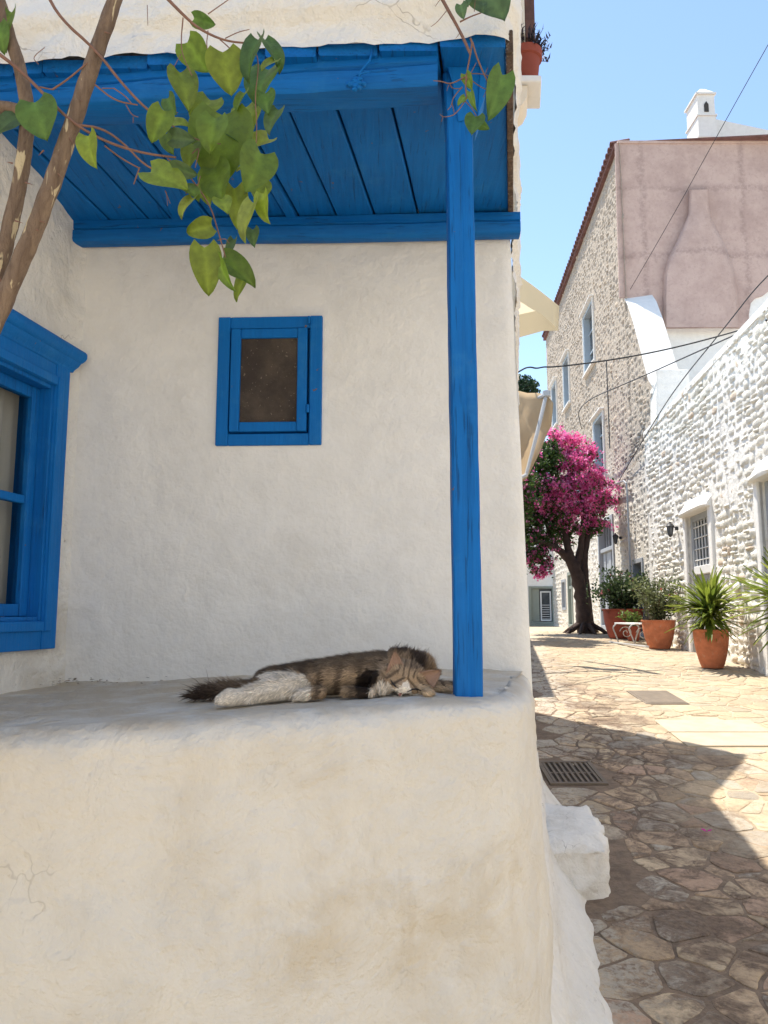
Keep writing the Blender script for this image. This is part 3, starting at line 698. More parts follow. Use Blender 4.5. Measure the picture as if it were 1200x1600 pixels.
pot = thing('window_flower_pot', 'small terracotta pot with spiky dark plant on a high sill', 'flower pot', (up_x(3.2)+.075, 3.20, 3.858))
o0 = ORG[pot.name]
MB().lathe([(.046, 0), (.050, .01), (.064, .13), (.074, .134), (.076, .17), (.068, .172), (.062, .155)], o0, 24).build('pot', 'dark_red_pot', pot, auto=40)
m = MB(); rf = random.Random(5)
for i in range(90):
    a = rf.random()*6.28; el = rf.uniform(.3, 1.5); d = V((math.cos(a)*math.cos(el), math.sin(a)*math.cos(el), math.sin(el))); p0 = o0+V((0, 0, .155)) + V((math.cos(a), math.sin(a), 0))*.045; L = rf.uniform(.06, .12)
    m.tube([p0, p0+d*L], [.002, .001], 4, (.04, .035, .035))
    for q in range(6):
        b = p0+d*L*(.3+.13*q); s_ = V((rf.uniform(-1, 1), rf.uniform(-1, 1), rf.uniform(.2, 1))).normalized(); x_ = s_.cross(d).normalized()*.004
        m.add([b-x_*1.5, b+x_*1.5, b+s_*.024], [(0, 1, 2)], (.06, .045, .06))
m.build('foliage', 'leaf', pot, fix=False)


# ================================================================== CAT asleep on the bench
BZ = lambda x, y: bench_z(x, y) + .002
def CPt(px_, Y, h):                                # column of the photo, distance, height above the bench
    x = (px_-600)/1200*(Y*CP - .17*SP); return V((x, Y, BZ(x, Y)+h))
cat = thing('cat', 'sleeping brown tabby and white longhaired cat stretched out on the plaster bench', 'cat', CPt(540, 1.70, 0))
bm = bmesh.new()
def ell(c, r, rot=None):
    M_ = Matrix.Translation(c) @ (rot.to_4x4() if rot else Matrix.Identity(4)) @ Matrix.Diagonal((*r, 1))
    bmesh.ops.create_uvsphere(bm, u_segments=20, v_segments=14, radius=1, matrix=M_)
def limb(pts, steps=7):
    for (a, ra), (b, rb) in zip(pts, pts[1:]):
        for i in range(steps+1):
            t = i/steps; r = lerp(ra, rb, t); ell(a.lerp(b, t), (r, r, r))
def trunk(keys, steps=6):
    for (p0, y0, h0, r0), (p1, y1, h1, r1) in zip(keys, keys[1:]):
        for i in range(steps):
            t = i/steps; ell(CPt(lerp(p0, p1, t), lerp(y0, y1, t), lerp(h0, h1, t)), tuple(lerp(a, b, t) for a, b in zip(r0, r1)))
trunk([(428, 1.735, .033, (.045, .050, .033)), (470, 1.725, .036, (.05, .056, .037)), (515, 1.72, .039, (.05, .058, .0405)), (555, 1.72, .042, (.05, .058, .0435)), (592, 1.735, .043, (.05, .056, .0445)), (628, 1.755, .043, (.045, .050, .044)), (662, 1.765, .036, (.030, .040, .036))])
ell(CPt(452, 1.655, .030), (.054, .028, .031))                                      # thigh
limb([(CPt(455, 1.645, .029), .028), (CPt(420, 1.628, .024), .0235), (CPt(388, 1.605, .019), .0185), (CPt(368, 1.592, .0175), .0170)])
ell(CPt(360, 1.585, .0185), (.022, .020, .0185))
for q, dy in ((-.006, -.011), (-.012, -.004), (-.013, .004), (-.008, .011)): ell(CPt(352, 1.583+dy*1.1, .014)+V((q, 0, 0)), (.0085, .0058, .0115))
limb([(CPt(500, 1.625, .016), .015), (CPt(470, 1.615, .013), .012)])
limb([(CPt(545, 1.64, .012), .013), (CPt(578, 1.62, .010), .011)])                     # folded foreleg under the chest
limb([(CPt(405, 1.755, .026), .014), (CPt(372, 1.745, .024), .013), (CPt(335, 1.73, .017), .012), (CPt(305, 1.715, .011), .008)])   # tail
HC = CPt(634, 1.643, .035); HR = Matrix.Rotation(R(16), 3, 'Y')
ell(HC, (.043, .038, .031), HR); ell(HC+HR@V((0, .010, .004)), (.040, .038, .030), HR)
ell(HC+HR@V((-.026, -.014, -.014)), (.023, .021, .018), HR); ell(HC+HR@V((.025, -.014, -.014)), (.023, .021, .018), HR)   # cheeks
ell(HC+HR@V((-.003, -.036, -.017)), (.018, .0155, .0125), HR); ell(HC+HR@V((.008, -.039, -.018)), (.010, .010, .009), HR); ell(HC+HR@V((-.010, -.039, -.018)), (.010, .010, .009), HR)
ell(HC+HR@V((-.002, -.034, -.004)), (.008, .010, .016), HR)                              # bridge of the nose
ell(CPt(600, 1.64, .028), (.028, .034, .028))                                       # bib
limb([(CPt(655, 1.66, .016), .016), (CPt(690, 1.66, .013), .013), (CPt(712, 1.665, .011), .012)])     # foreleg stretched past the post
ell(CPt(668, 1.592, .009), (.014, .012, .009))
for dx in (-.007, 0, .007): ell(CPt(668, 1.582, .007)+V((dx, 0, 0)), (.0045, .006, .006))
for v_ in bm.verts:
    z0 = BZ(v_.co.x, v_.co.y)-.003
    if v_.co.z < z0: v_.co.z = z0 - .0005
tm = bpy.data.meshes.new('cat_raw'); bm.to_mesh(tm); bm.free()
to = bpy.data.objects.new('cat_raw', tm); COL.objects.link(to)
rm = to.modifiers.new('r', 'REMESH'); rm.mode = 'VOXEL'; rm.voxel_size = .0028
sm = to.modifiers.new('s', 'SMOOTH'); sm.factor = .5; sm.iterations = 6
dg = bpy.context.evaluated_depsgraph_get(); me = bpy.data.meshes.new_from_object(to.evaluated_get(dg))
bpy.data.objects.remove(to); bpy.data.meshes.remove(tm)
bvh = BVHTree.FromPolygons([v_.co.copy() for v_ in me.vertices], [tuple(p.vertices) for p in me.polygons])
TAB_L, TAB_M, TAB_D, CW, CT = V((.52, .37, .23)), V((.30, .205, .125)), V((.06, .040, .028)), V((.90, .80, .66)), V((.70, .53, .35))
def inside(poly, x, y):
    r_ = False; n_ = len(poly)
    for i in range(n_):
        (x1, y1), (x2, y2) = poly[i], poly[i-1]
        if (y1 > y) != (y2 > y) and x < (x2-x1)*(y-y1)/(y2-y1)+x1: r_ = not r_
    return r_
LEG = [(330, 1120), (330, 1070), (385, 1062), (420, 1049), (455, 1050), (478, 1056), (489, 1072), (486, 1088), (505, 1094), (505, 1120)]
BIB = [(578, 1110), (577, 1082), (583, 1066), (598, 1060), (612, 1070), (622, 1080), (640, 1086), (642, 1110)]
DARK = [(556, 1110), (560, 1060), (575, 1044), (596, 1050), (590, 1062), (582, 1068), (578, 1090), (578, 1110)]
BLAZE = [(635, 1062), (643, 1080), (648, 1102), (608, 1102), (610, 1083), (625, 1075)]
def coat(p):
    x, y = pix(p); x += 3*noise.noise(p*90); y += 3*noise.noise(p*90+V((9, 0, 0)))
    n1 = noise.noise(p*26); n2 = noise.noise(p*60+V((3, 3, 3)))
    if x < 408 and p.y > 1.672:                                    # tail
        return TAB_D.lerp(V((.21, .15, .10)), sst(318, 385, x))*(1+.3*n2)
    if inside(LEG, x, y): return CW*(1+.06*n2)
    if inside(BLAZE, x, y): return CW*1.05
    if inside(BIB, x, y): return CT.lerp(CW, .65+.3*n1)
    if inside(DARK, x, y) and p.y > 1.6: return TAB_D*(.75+.2*n2)
    if x > 655 and y > 1070: return CT.lerp(TAB_L, .45+.4*n1)*(.95+.1*n2)
    if x > 645 and y > 1084: return CW*.9
    if x > 590 and p.y < 1.70:                                                  # face: stripes up the brow
        q = HR.inverted() @ (p-HC)
        st = math.sin(q.x*560+1.5*n1) if q.z > .004 and abs(q.x) < .020 else math.sin((abs(q.x)*.8+q.z)*300+2*n1)
        c = TAB_L.lerp(TAB_M, .35+.5*n1)
        c = c.lerp(TAB_D, sst(.25, .85, st)*.75)
        return c.lerp(TAB_D, .7*math.exp(-((x-650)/16)**2-((y-1038)/9)**2))
    if x > 612 and y < 1052: return TAB_D.lerp(TAB_M, sst(-.25, .35, n1+.3*math.sin(x*.16)+.1))*1.1
    st = math.sin(x*.21 + 2.2*noise.noise(p*14) + y*.05)
    c = TAB_M.lerp(TAB_L, .7+.6*n1); spine = 1-sst(1036, 1056, y)
    c = c.lerp(TAB_D, max(sst(.1, .7, st)*.72, spine*.6))
    if x < 500 and y < 1050: c = c.lerp(TAB_D, .5)
    return c*(1+.2*n2)
at = me.color_attributes.new('Col', 'FLOAT_COLOR', 'POINT')
fl = []
for v_ in me.vertices: c = coat(v_.co)*.85; fl += [c.x, c.y, c.z, 1]
at.data.foreach_set('color', fl)
me.materials.clear(); me.materials.append(MATS['cat_skin']); me.polygons.foreach_set('use_smooth', [True]*len(me.polygons))
# fur, strand by strand
rf = random.Random(21); tris = []; cum = []; tot = 0
for p in me.polygons: tot += p.area; cum.append(tot)
import bisect
fur = MB(); fv, ff, fc = [], [], []
NF = 46000
nose_c = HC + HR@V((-.001, -.042, -.014))
for i in range(NF):
    pl = me.polygons[bisect.bisect_left(cum, rf.random()*tot)]; vs = [me.vertices[q].co for q in pl.vertices]
    a, b = rf.random(), rf.random()
    p = vs[0]*(1-a)*(1-b) + vs[1]*a*(1-b) + vs[2 % len(vs)]*a*b + vs[-1]*(1-a)*b; n_ = pl.normal
    if n_.z < -.6: continue
    x, y = pix(p); hd = (p-HC).length
    lay = V((-1, -.05, -.25)); L = .013; lift = .40
    if x < 408 and p.y > 1.672:                      # tail plume
        lay = V((-1, .0, .15)); L = lerp(.030, .011, sst(345, 405, x)); lift = lerp(.95, .45, sst(340, 400, x))
    elif x < 500 and p.y < 1.69: lay = V((-.9, 0, -.5)); L = .013 if x > 385 else .006; lift = .45
    elif hd < .052 and p.y < 1.69:                   # face
        d = p-nose_c; lay = d.normalized(); L = .003 + .012*sst(.025, .06, d.length); lift = .28
        if abs((HR.inverted()@(p-HC)).x) > .036: L += .005
    elif 575 < x < 615 and y > 1055: lay = V((-.3, -.4, -.8)); L = .014; lift = .35
    elif x > 605 and p.y >= 1.69: lay = V((.2, .2, .5)); L = .016; lift = .75
    elif x > 655: lay = V((.8, 0, -.3)); L = .008; lift = .35
    elif y < 1042: L = .014; lift = .42
    lay = lay - n_*lay.dot(n_)
    if lay.length < 1e-4: continue
    lay.normalize(); cl = noise.noise_vector(p*75)*.55 + noise.noise_vector(p*160)*.25; lay = (lay + cl - n_*cl.dot(n_)*.5).normalized() if L > .005 else lay; j = V((rf.gauss(0, 1), rf.gauss(0, 1), rf.gauss(0, 1)))*.22
    d1 = (lay + n_*lift + j).normalized(); d2 = (d1 - Z3*.25 + j*.8 + lay*.4).normalized(); L *= rf.uniform(.6, 1.25) * (1.7 if L > .009 and rf.random() < .07 else 1)
    m1 = p + d1*L*.5; t = m1 + d2*L*.5
    zb_ = BZ(p.x, p.y); m1.z = max(m1.z, zb_); t.z = max(t.z, zb_+.0005)
    sdv = d1.cross(n_+j*.3).normalized()*(.00062 if L > .006 else .00042)
    c = coat(p)*rf.uniform(.58, 1.42); k_ = len(fv)
    if L > .009: tip = c*rf.uniform(.7, 1.35)
    else: tip = c
    fv += [p-sdv, p+sdv, m1+sdv*.8, m1-sdv*.8, t]; ff += [(k_, k_+1, k_+2, k_+3), (k_+3, k_+2, k_+4)]; fc += [tuple(c)]*2 + [tuple((c+tip)/2)]*2 + [tuple(tip)]
fur.v = fv; fur.f = ff; fur.c = fc
org = ORG[cat.name]
for v_ in me.vertices: v_.co -= org
me.name = 'body'; body = link('body', me, cat)
fo = fur.build('fur', 'fur', cat, fix=False, smooth=True); fo['kind'] = 'stuff'
# ears
simple('ear_skin', (.30, .185, .13), .8, .2, 80, .2)
def ear(bl, br, tip, back, col=TAB_M):
    m = MB(); vs = []; cs_ = []; n_, k_ = 8, 8; ctr = (bl+br)/2
    for j in range(k_+1):
        t = j/k_
        for i in range(n_+1):
            s_ = i/n_*2-1; wd = (1-t)**.75
            q = ctr + (br-bl)/2*s_*wd + (tip-ctr)*t + back*(.55*(1-s_*s_)*(1-t*.7))
            vs.append(q)
    fs = [(j*(n_+1)+i, j*(n_+1)+i+1, (j+1)*(n_+1)+i+1, (j+1)*(n_+1)+i) for j in range(k_) for i in range(n_)]
    m.add(vs, fs); e = m.build('ear', 'ear_skin', cat, smooth=True)
    so = e.modifiers.new('solid', 'SOLIDIFY'); so.thickness = .0016; so.offset = 1
    # fringe of fur on the rim and inside
    f_ = MB()
    for q in range(420):
        t = rf.random(); s_ = rf.choice((-1, 1))*rf.uniform(.55, 1.02) if rf.random() < .75 else rf.uniform(-1, 1); wd = (1-t)**.75
        p = ctr + (br-bl)/2*s_*wd + (tip-ctr)*t + back*(.55*(1-s_*s_)*(1-t*.7)); d = ((tip-ctr).normalized()*.8 + (br-bl).normalized()*s_*.4 + V((rf.gauss(0, .25), -.25+rf.gauss(0, .2), rf.gauss(0, .25)))).normalized()*rf.uniform(.003, .008)
        w_ = d.cross(back).normalized()*.0003; f_.add([p-w_, p+w_, p+d], [(0, 1, 2)], tuple(col.lerp(TAB_D, .4+.6*rf.random() if abs(s_) > .8 else rf.random()*.4)))
    f_.build('ear_fur', 'fur', e, fix=False)['kind'] = 'stuff'
    return e
def on_head(x, y, out=.001):
    d = ray(x, y); h = bvh.ray_cast(V((0, 0, 1.5)), d.normalized()); return (h[0] + h[1]*out) if h[0] else P(x, y, 1.62)
ear(P(603, 1053, 1.618), P(634, 1047, 1.620), P(617, 1018, 1.626), V((0, .018, .0)))
ear(P(654, 1050, 1.618), P(677, 1075, 1.618), P(688, 1048, 1.624), V((-.002, .018, .0)))
# closed eyes, nose, mouth
simple('eye_line', (.012, .009, .008), .5, .1, 50, .1); simple('nose_skin', (.40, .19, .16), .55, .2, 80, .2)
for pts in ([(610, 1062), (614, 1068), (619, 1072), (624, 1075)], [(636, 1080), (643, 1077), (650, 1076.5), (658, 1079)]):
    MB().tube([on_head(*q, .003) for q in pts], [.0006, .0017, .0017, .0007], 6).build('closed_eye', 'eye_line', cat, smooth=True)
nc = on_head(625, 1085, .0)
MB().prism([nc+HR@V(q) for q in ((-.0050, -.003, .003), (.0050, -.003, .003), (.0028, -.004, -.002), (0, -.0045, -.0045), (-.0028, -.004, -.002))], (0, .006, 0)).build('nose', 'nose_skin', cat, bevel=.001)
MB().tube([on_head(621, 1091, .002), on_head(624.5, 1089.5, .0025), on_head(626, 1091, .0025), on_head(631, 1092, .002)], .0005, 5).build('mouth', 'eye_line', cat)
m = MB()
for s_ in (-1, 1):
    for q in range(5):
        a = on_head(626+s_*6, 1087, .001); m.tube([a, a+V((s_*.018, -.012, .004-.004*q)), a+V((s_*.036, -.012, .004-.007*q))], [.00022, .0002, .0001], 4, (.75, .72, .66))
m.build('whiskers', 'fur', cat)

# ================================================================== VINE climbing in front of the house
vine = thing('climbing_vine', 'thorny climbing vine with heart shaped green leaves hanging before the porch', 'vine', (-1.1, 1.12, zg(1.12)))
def pth(pts, Y, jit=0): return [P(x, y, Y if not isinstance(Y, (list, tuple)) else lerp(Y[0], Y[1], i/(len(pts)-1))) for i, (x, y) in enumerate(pts)]
def smooth_path(pts, it=2):
    for _ in range(it):
        q = [pts[0]]
        for a, b in zip(pts, pts[1:]): q += [a.lerp(b, .25), a.lerp(b, .75)]
        pts = q + [pts[-1]]
    return pts
def stem(pts, r0, r1, mat='bark', name='stem', n=10, rough=.16, it=2):
    p = smooth_path(pts, it); k_ = len(p)
    return MB().tube(p, [lerp(r0, r1, i/(k_-1)) for i in range(k_)], n, None, rough).build(name, mat, vine, smooth=True)
YV = 1.16
lo = [V((-1.02, 1.12, -.15)), V((-.99, 1.12, .6)), V((-.90, 1.13, 1.2)), V((-.74, 1.14, 1.62))]
stem(lo + pth([(-5, 497), (25, 425), (62, 340), (96, 245), (128, 150), (150, 82), (180, 0), (205, -80), (250, -160)], YV), .0175, .0105, n=14, it=3)
lo2 = [V((-1.00, 1.13, -.15)), V((-1.0, 1.14, .7)), V((-.86, 1.15, 1.5))]
stem(lo2 + pth([(-25, 470), (2, 405), (22, 330), (38, 250), (44, 180), (36, 120), (14, 55), (0, 0), (-20, -60)], YV+.03), .0150, .0090, n=14, it=3)
MB().tube(smooth_path(pth([(-90, 215), (-40, 178), (-5, 166), (40, 176)], YV+.03)), .012, 10, None, .15).build('stem', 'bark', vine, smooth=True)
TW = [([(70, -15), (95, 30), (150, 78), (190, 130), (230, 172), (262, 192)], 3.2, 2.0), ([(-10, 78), (30, 108), (62, 140), (110, 190), (165, 222), (225, 240), (275, 246)], 3.6, 1.8),
      ([(120, 195), (160, 200), (195, 225), (225, 258), (262, 275)], 2.4, 1.6), ([(82, 140), (105, 125), (137, 98)], 1.9, 1.4), ([(62, 136), (82, 140)], 1.5, 1.2), ([(148, 132), (180, 158), (215, 164)], 1.8, 1.2), ([(178, 138), (196, 150), (206, 162)], 1.3, .9), ([(160, 138), (178, 138)], 1.1, .7),
      ([(197, 164), (206, 180), (216, 183)], 1.2, .7), ([(208, 183), (208, 192)], .9, .6), ([(232, 170), (245, 172), (278, 176)], 1.2, .8), ([(218, 262), (209, 288)], 1.6, .9), ([(164, 228), (190, 248), (216, 262)], 1.7, 1.2), ([(60, 100), (50, 90), (70, 74)], .9, .6),
      ([(252, -12), (285, 22), (310, 45), (350, 64), (390, 68)], 3.4, 1.5), ([(286, 28), (283, 60), (284, 84), (300, 118)], 1.3, .8), ([(325, 22), (345, 8), (362, -4)], 1.1, .7), ([(352, 60), (372, 50), (390, 46)], 1.1, .7), ([(344, 62), (360, 76), (376, 94)], 1.3, .8), ([(325, 48), (322, 75), (331, 90)], 1.1, .7),
      ([(283, 84), (272, 104)], .8, .5), ([(230, 8), (231, 40)], .8, .5), ([(300, 240), (313, 228), (305, 262)], 1.0, .8), ([(262, 248), (290, 268), (312, 296), (330, 325), (338, 352), (348, 386), (352, 402)], 1.5, 1.1), ([(290, 302), (308, 294), (313, 275)], 1.1, .8), ([(340, 376), (352, 372), (358, 380)], .9, .6), ([(345, 398), (338, 392)], .9, .6), ([(258, 298), (266, 318)], .9, .5), ([(260, 300), (262, 322)], .7, .4),
      ([(262, 192), (290, 210), (318, 222), (345, 225)], 1.6, .9), ([(390, 68), (402, 84), (404, 110), (398, 150), (402, 200), (398, 250), (388, 300)], 1.2, .7)]
for pts, a, b in TW: stem(pth(pts, YV-.012), a*.00088, b*.00088, 'twig', 'twig', 7, .1)
# far shoot dangling by the post head, fed by a stem passing above the porch edge
SH = 1.42
stem([P(250, -160, YV), P(420, -210, 1.25), P(600, -130, 1.36), P(680, -20, SH), P(700, 15, SH), P(722, 55, SH), P(735, 85, SH)], .0045, .0026, 'twig', 'twig', 8, .1)
TW2 = [([(735, 60), (738, 68), (731, 105), (727, 130), (729, 150)], 2.2, 1.6), ([(738, 66), (745, 90), (757, 118), (769, 140)], 2.2, 1.2), ([(719, 34), (735, 26), (752, 20)], 1.8, 1.0), ([(741, 18), (743, -4)], .9, .5), ([(700, 14), (684, 34), (673, 42)], 1.0, .4), ([(720, 50), (712, 60)], .9, .4), ([(690, -4), (680, 10)], .9, .4),
       ([(727, 120), (704, 132), (690, 127), (677, 126)], 1.4, .8), ([(703, 132), (707, 139), (722, 138)], 1.0, .6), ([(701, 133), (698, 142)], .8, .5), ([(722, 136), (708, 152), (705, 166), (699, 172)], 1.3, .7), ([(706, 160), (710, 178)], .9, .5), ([(729, 150), (727, 158), (712, 178), (702, 182), (692, 183), (687, 178)], 1.3, .6), ([(692, 183), (690, 190)], .8, .5), ([(730, 115), (755, 115), (775, 124)], 1.1, .6), ([(733, 122), (750, 136), (772, 144)], 1.1, .6), ([(727, 158), (738, 170), (745, 182), (752, 196)], 1.1, .7), ([(757, 118), (762, 106)], .8, .5), ([(760, 142), (755, 152)], .8, .5), ([(728, 128), (740, 106), (744, 98)], 1.0, .7)]
for pts, a, b in TW2: stem(pth(pts, SH), a*.0010, b*.0010, 'twig', 'twig', 6, .1)
m = MB(); rt = random.Random(2)
for (x, y), d in (((163, 50), (12, 3)), ((132, 122), (-10, 8)), ((120, 150), (10, 10)), ((60, 345), (12, 3)), ((88, 268), (10, 12)), ((40, 285), (12, 4)), ((20, 255), (-10, -2)), ((24, 345), (12, 4)), ((3, 442), (-4, -10)), ((68, 235), (-8, 8)), ((108, 215), (8, 10)), ((60, 360), (-12, -2))):
    m.tube([P(x, y, YV-.008), P(x+d[0], y+d[1], YV-.012)], [.0016, .0002], 5)
m.build('thorns', 'twig', vine)['kind'] = 'stuff'
LG = [(.225, .305, .032), (.155, .25, .028), (.31, .37, .065), (.105, .20, .035), (.09, .155, .055)]
def leaf(cx, cy, L, ang, wr=.9, tint=0, fold=.25, yaw=0, tip=0, Y=None, curl=.2, name='leaf', parent=None):
    """heart-shaped leaf: base at the petiole, tip along ang (degrees, 0 right, 90 down in the view plane)"""
    Y = Y if Y is not None else YV + rt.uniform(-.05, .045)
    c = P(cx, cy, Y); dep = Y*CP + (c.z-1.5)*SP; L = L/1200*dep
    a = R(ang); ax = V((math.cos(a), 0, -math.sin(a))); nrm = V((0, -1, -.15)).normalized()
    nrm = (Matrix.Rotation(R(yaw), 3, ax) @ nrm); side = ax.cross(nrm).normalized(); ax = (ax*math.cos(R(tip)) + nrm*math.sin(R(tip))).normalized(); nrm = side.cross(ax).normalized()*(1 if side.cross(ax).dot(V((0, -1, 0))) > 0 else -1)
    N, K_ = 11, 7; vs = []; fs = []; base_col = V(LG[tint]) * rt.uniform(.78, 1.3); cols = []
    for j in range(N):
        t = j/(N-1)
        wdt = wr*.5*(math.sin(min(1, (t*.96+.04)**.62)*math.pi))**.66 * (1-.16*t) if t < 1 else 0
        for i in range(K_):
            s_ = i/(K_-1)*2-1
            back = -.16*(abs(s_)**1.5)*(1-t)**3                        # lobes behind the petiole
            q = ax*((t-.5+back)*L) + side*(s_*wdt*L) + nrm*(L*(fold*abs(s_)*wdt - curl*(t-.45)**2 + .05*math.sin(5*t+3*s_)*abs(s_) + .03*noise.noise(V((s_*2+cx, t*3, cy)))))
            vs.append(c+q); cols.append(tuple(base_col*(1.38 if i == K_//2 else (1.10 if (j+abs(i-K_//2)) % 3 == 0 else .96))*(1+.16*noise.noise(V((s_*2, t*4, cx))))))
    for j in range(N-1):
        for i in range(K_-1): fs.append((j*K_+i, j*K_+i+1, (j+1)*K_+i+1, (j+1)*K_+i))
    m = MB(); m.v = vs; m.f = fs; m.c = cols
    return m.build(name, 'leaf', parent or vine, smooth=True, fix=False)
LEAVES = [(309, 90, 52, 60, .95, 1, .3, 10), (289, 140, 82, 78, .62, 0, .35, -20), (315, 172, 68, 110, .95, 0, .2, 10), (355, 116, 74, 75, .95, 0, .25, -10), (392, 92, 92, 100, .6, 3, .4, 30), (428, 84, 78, 65, .62, 3, .4, -40), (408, 132, 78, 95, .85, 3, .3, 20), (390, 182, 70, 70, .9, 0, .25, -5), (425, 188, 52, 110, .8, 4, .3, 30), (419, 100, 42, 120, .7, 2, .3, 20),
          (344, 236, 120, 95, .92, 1, .15, 5), (402, 226, 50, 130, .8, 2, .5, 25), (397, 268, 88, 110, .8, 1, .3, -25), (382, 262, 34, 150, .6, 2, .4, 30), (341, 290, 74, 70, .8, 1, .3, 20), (369, 326, 78, 80, .62, 0, .4, -30), (386, 346, 84, 105, .55, 2, .55, 30), (413, 326, 60, 95, .75, 0, .4, 40), (396, 372, 50, 80, .6, 4, .4, 10), (287, 217, 60, 10, .6, 4, .3, 25),
          (246, 198, 58, 115, .8, 1, .3, -10), (276, 194, 48, 20, .75, 0, .35, -40), (268, 166, 42, 60, .8, 3, .3, 30), (297, 244, 48, 95, .7, 0, .3, 10), (264, 280, 72, 30, .75, 0, .3, -20), (289, 268, 52, 20, .7, 4, .35, 35), (290, 322, 54, 100, .6, 2, .4, 20), (323, 304, 50, 75, .7, 0, .35, 0), (311, 358, 56, 165, .7, 0, .45, -20), (323, 425, 80, 82, .66, 0, .4, -12),
          (352, 430, 66, 68, .42, 1, .6, 30), (374, 424, 70, 40, .62, 1, .45, -30), (376, 450, 54, 118, .55, 0, .5, 30), (360, 390, 44, 100, .5, 4, .5, 20), (320, 34, 46, 20, .75, 3, .3, 30), (62, 188, 90, 72, 1.0, 3, .12, 0), (141, 236, 72, 78, .72, 0, .4, 20), (10, 48, 84, 100, .6, 1, .3, 30), (2, 60, 60, 80, .6, 3, .3, -10), (8, 196, 60, 130, .7, 4, .3, 20), (375, 158, 46, 95, .8, 1, .3, 40), (300, 300, 44, 60, .7, 1, .3, -40), (330, 262, 60, 120, .8, 0, .3, -20)]
LEAVES += [(330, 210, 60, 100, .9, 1, .3, 15), (372, 215, 50, 60, .8, 3, .3, -20), (416, 160, 52, 80, .8, 3, .3, 10), (350, 320, 50, 70, .8, 0, .3, -15), (405, 300, 50, 95, .8, 0, .3, -10), (265, 225, 40, 70, .7, 1, .3, 10)]
for q in LEAVES: leaf(*q[:2], q[2]*rt.uniform(.72, 1.0), q[3], wr=q[4]*1.08, tint=q[5], fold=q[6], yaw=q[7]+rt.uniform(-8, 8), tip=rt.uniform(-25, 25), curl=rt.uniform(.1, .5))
for q in [(772, 6, 66, 60, 1.1, 4, .2, 0), (722, 18, 26, 80, .8, 4, .2, 20), (755, 12, 20, 90, .7, 4, .2, 10), (733, 0, 26, 100, .6, 4, .3, 20), (775, 152, 76, 105, .62, 3, .35, -15), (740, 196, 40, 100, .85, 3, .3, 10), (754, 196, 26, 30, .7, 3, .3, 30), (732, 128, 26, 70, .7, 1, .3, 20), (721, 158, 24, 120, .6, 1, .3, 20), (739, 158, 38, 70, .35, 1, .4, 40)]:
    leaf(*q[:4], wr=q[4], tint=q[5], fold=q[6], yaw=q[7], tip=rt.uniform(-15, 15), Y=SH-.01+rt.uniform(-.02, .015), curl=rt.uniform(.1, .35))

# ================================================================== WHITEWASHED STONE HOUSE across the street
def on_low(y, z, out=0):  return V((low_x(y), y, z)) + nW*out
uW = V((.118, 1, 0)).normalized(); nW = V((-1, .118, 0)).normalized(); OW = V((3.63, 0, 0)); kW = math.sqrt(1+.118**2)
uT = V((.077, 1, 0)).normalized(); nT = V((-1, .077, 0)).normalized(); OT = V((4.335, 0, 0)); kT = math.sqrt(1+.077**2)
low = thing('whitewashed_house', 'low whitewashed rubble stone house with grey doors facing the street', 'house', (low_x(8)+1, 8, .4))
LTOP = 5.30
D1 = (11.72, 13.02, .82, 3.12); D2 = (8.35, 9.62, .60, 3.15)           # y0,y1,z0,z1 of the door openings
hol = [(a*kW, b*kW, c, d) for a, b, c, d in (D1, D2)]
m = grid_wall(OW, uW, Z3, hol, (-8.0, 15.9*kW, -1.0, LTOP, .25), lambda p, s_, t: nW*(.03*fbm(p*1.5, 3)), .24, -nW)
lwall = m.build('wall', 'rough_plaster', low, smooth=False, auto=50)
m = MB(); p0, p1 = on_low(-8, LTOP-.01, .02), on_low(15.9, LTOP-.01, .02); q = V((7, -.8, 0))
m.hexa([p0-Z3*.1, p1-Z3*.1, p1+q-Z3*.1, p0+q-Z3*.1], [p0, p1, p1+q, p0+q]).build('roof_terrace', 'clean_white', low)
m = MB(); m.hexa([on_low(15.9, -.5, 0), on_low(15.9, -.5, 0)+q, on_low(15.88, -.5)+q, on_low(15.88, -.5)], [on_low(15.9, LTOP-.12), on_low(15.9, LTOP-.12)+q, on_low(15.88, LTOP-.12)+q, on_low(15.88, LTOP-.12)]).build('end_wall', 'clean_white', low)
def stone_mesh(mb, O, u, n, s0, s1, t0, t1, bulge, rnd, col, N=4):
    """one rubble stone: a lumpy cushion standing out of the wall face"""
    js = [rnd.uniform(-.17, .17)*min(s1-s0, t1-t0) for _ in range(8)]; vs = []; sk = rnd.uniform(-.5, .5); sv = rnd.uniform(-.5, .5); ph = rnd.random()*50
    for j in range(N+1):
        for i in range(N+1):
            a, b = i/N, j/N
            s_ = lerp(lerp(s0+js[0], s1+js[1], a), lerp(s0+js[2], s1+js[3], a), b); t = lerp(lerp(t0+js[4], t1+js[5], b), lerp(t0+js[6], t1+js[7], b), a)
            e = 1 - max(abs(2*a-1), abs(2*b-1))**2.2; cut = 1-.55*max(0, abs(2*a-1)+abs(2*b-1)-1.25)
            h = bulge*e*(1+sk*(a-.5)*1.4+sv*(b-.5)*1.4) * (1+.55*noise.noise(V((a*3.3+ph, b*3.3, ph)))) + .014*noise.noise(V((s_*17, t*17, ph)))*(e > .01) - .010
            cs_, ct = (s0+s1)/2, (t0+t1)/2; s_ = cs_+(s_-cs_)*cut; t = ct+(t-ct)*cut
            vs.append(O + u*s_ + Z3*t + n*h)
    mb.add(vs, [(j*(N+1)+i, j*(N+1)+i+1, (j+1)*(N+1)+i+1, (j+1)*(N+1)+i) for j in range(N) for i in range(N)], col)
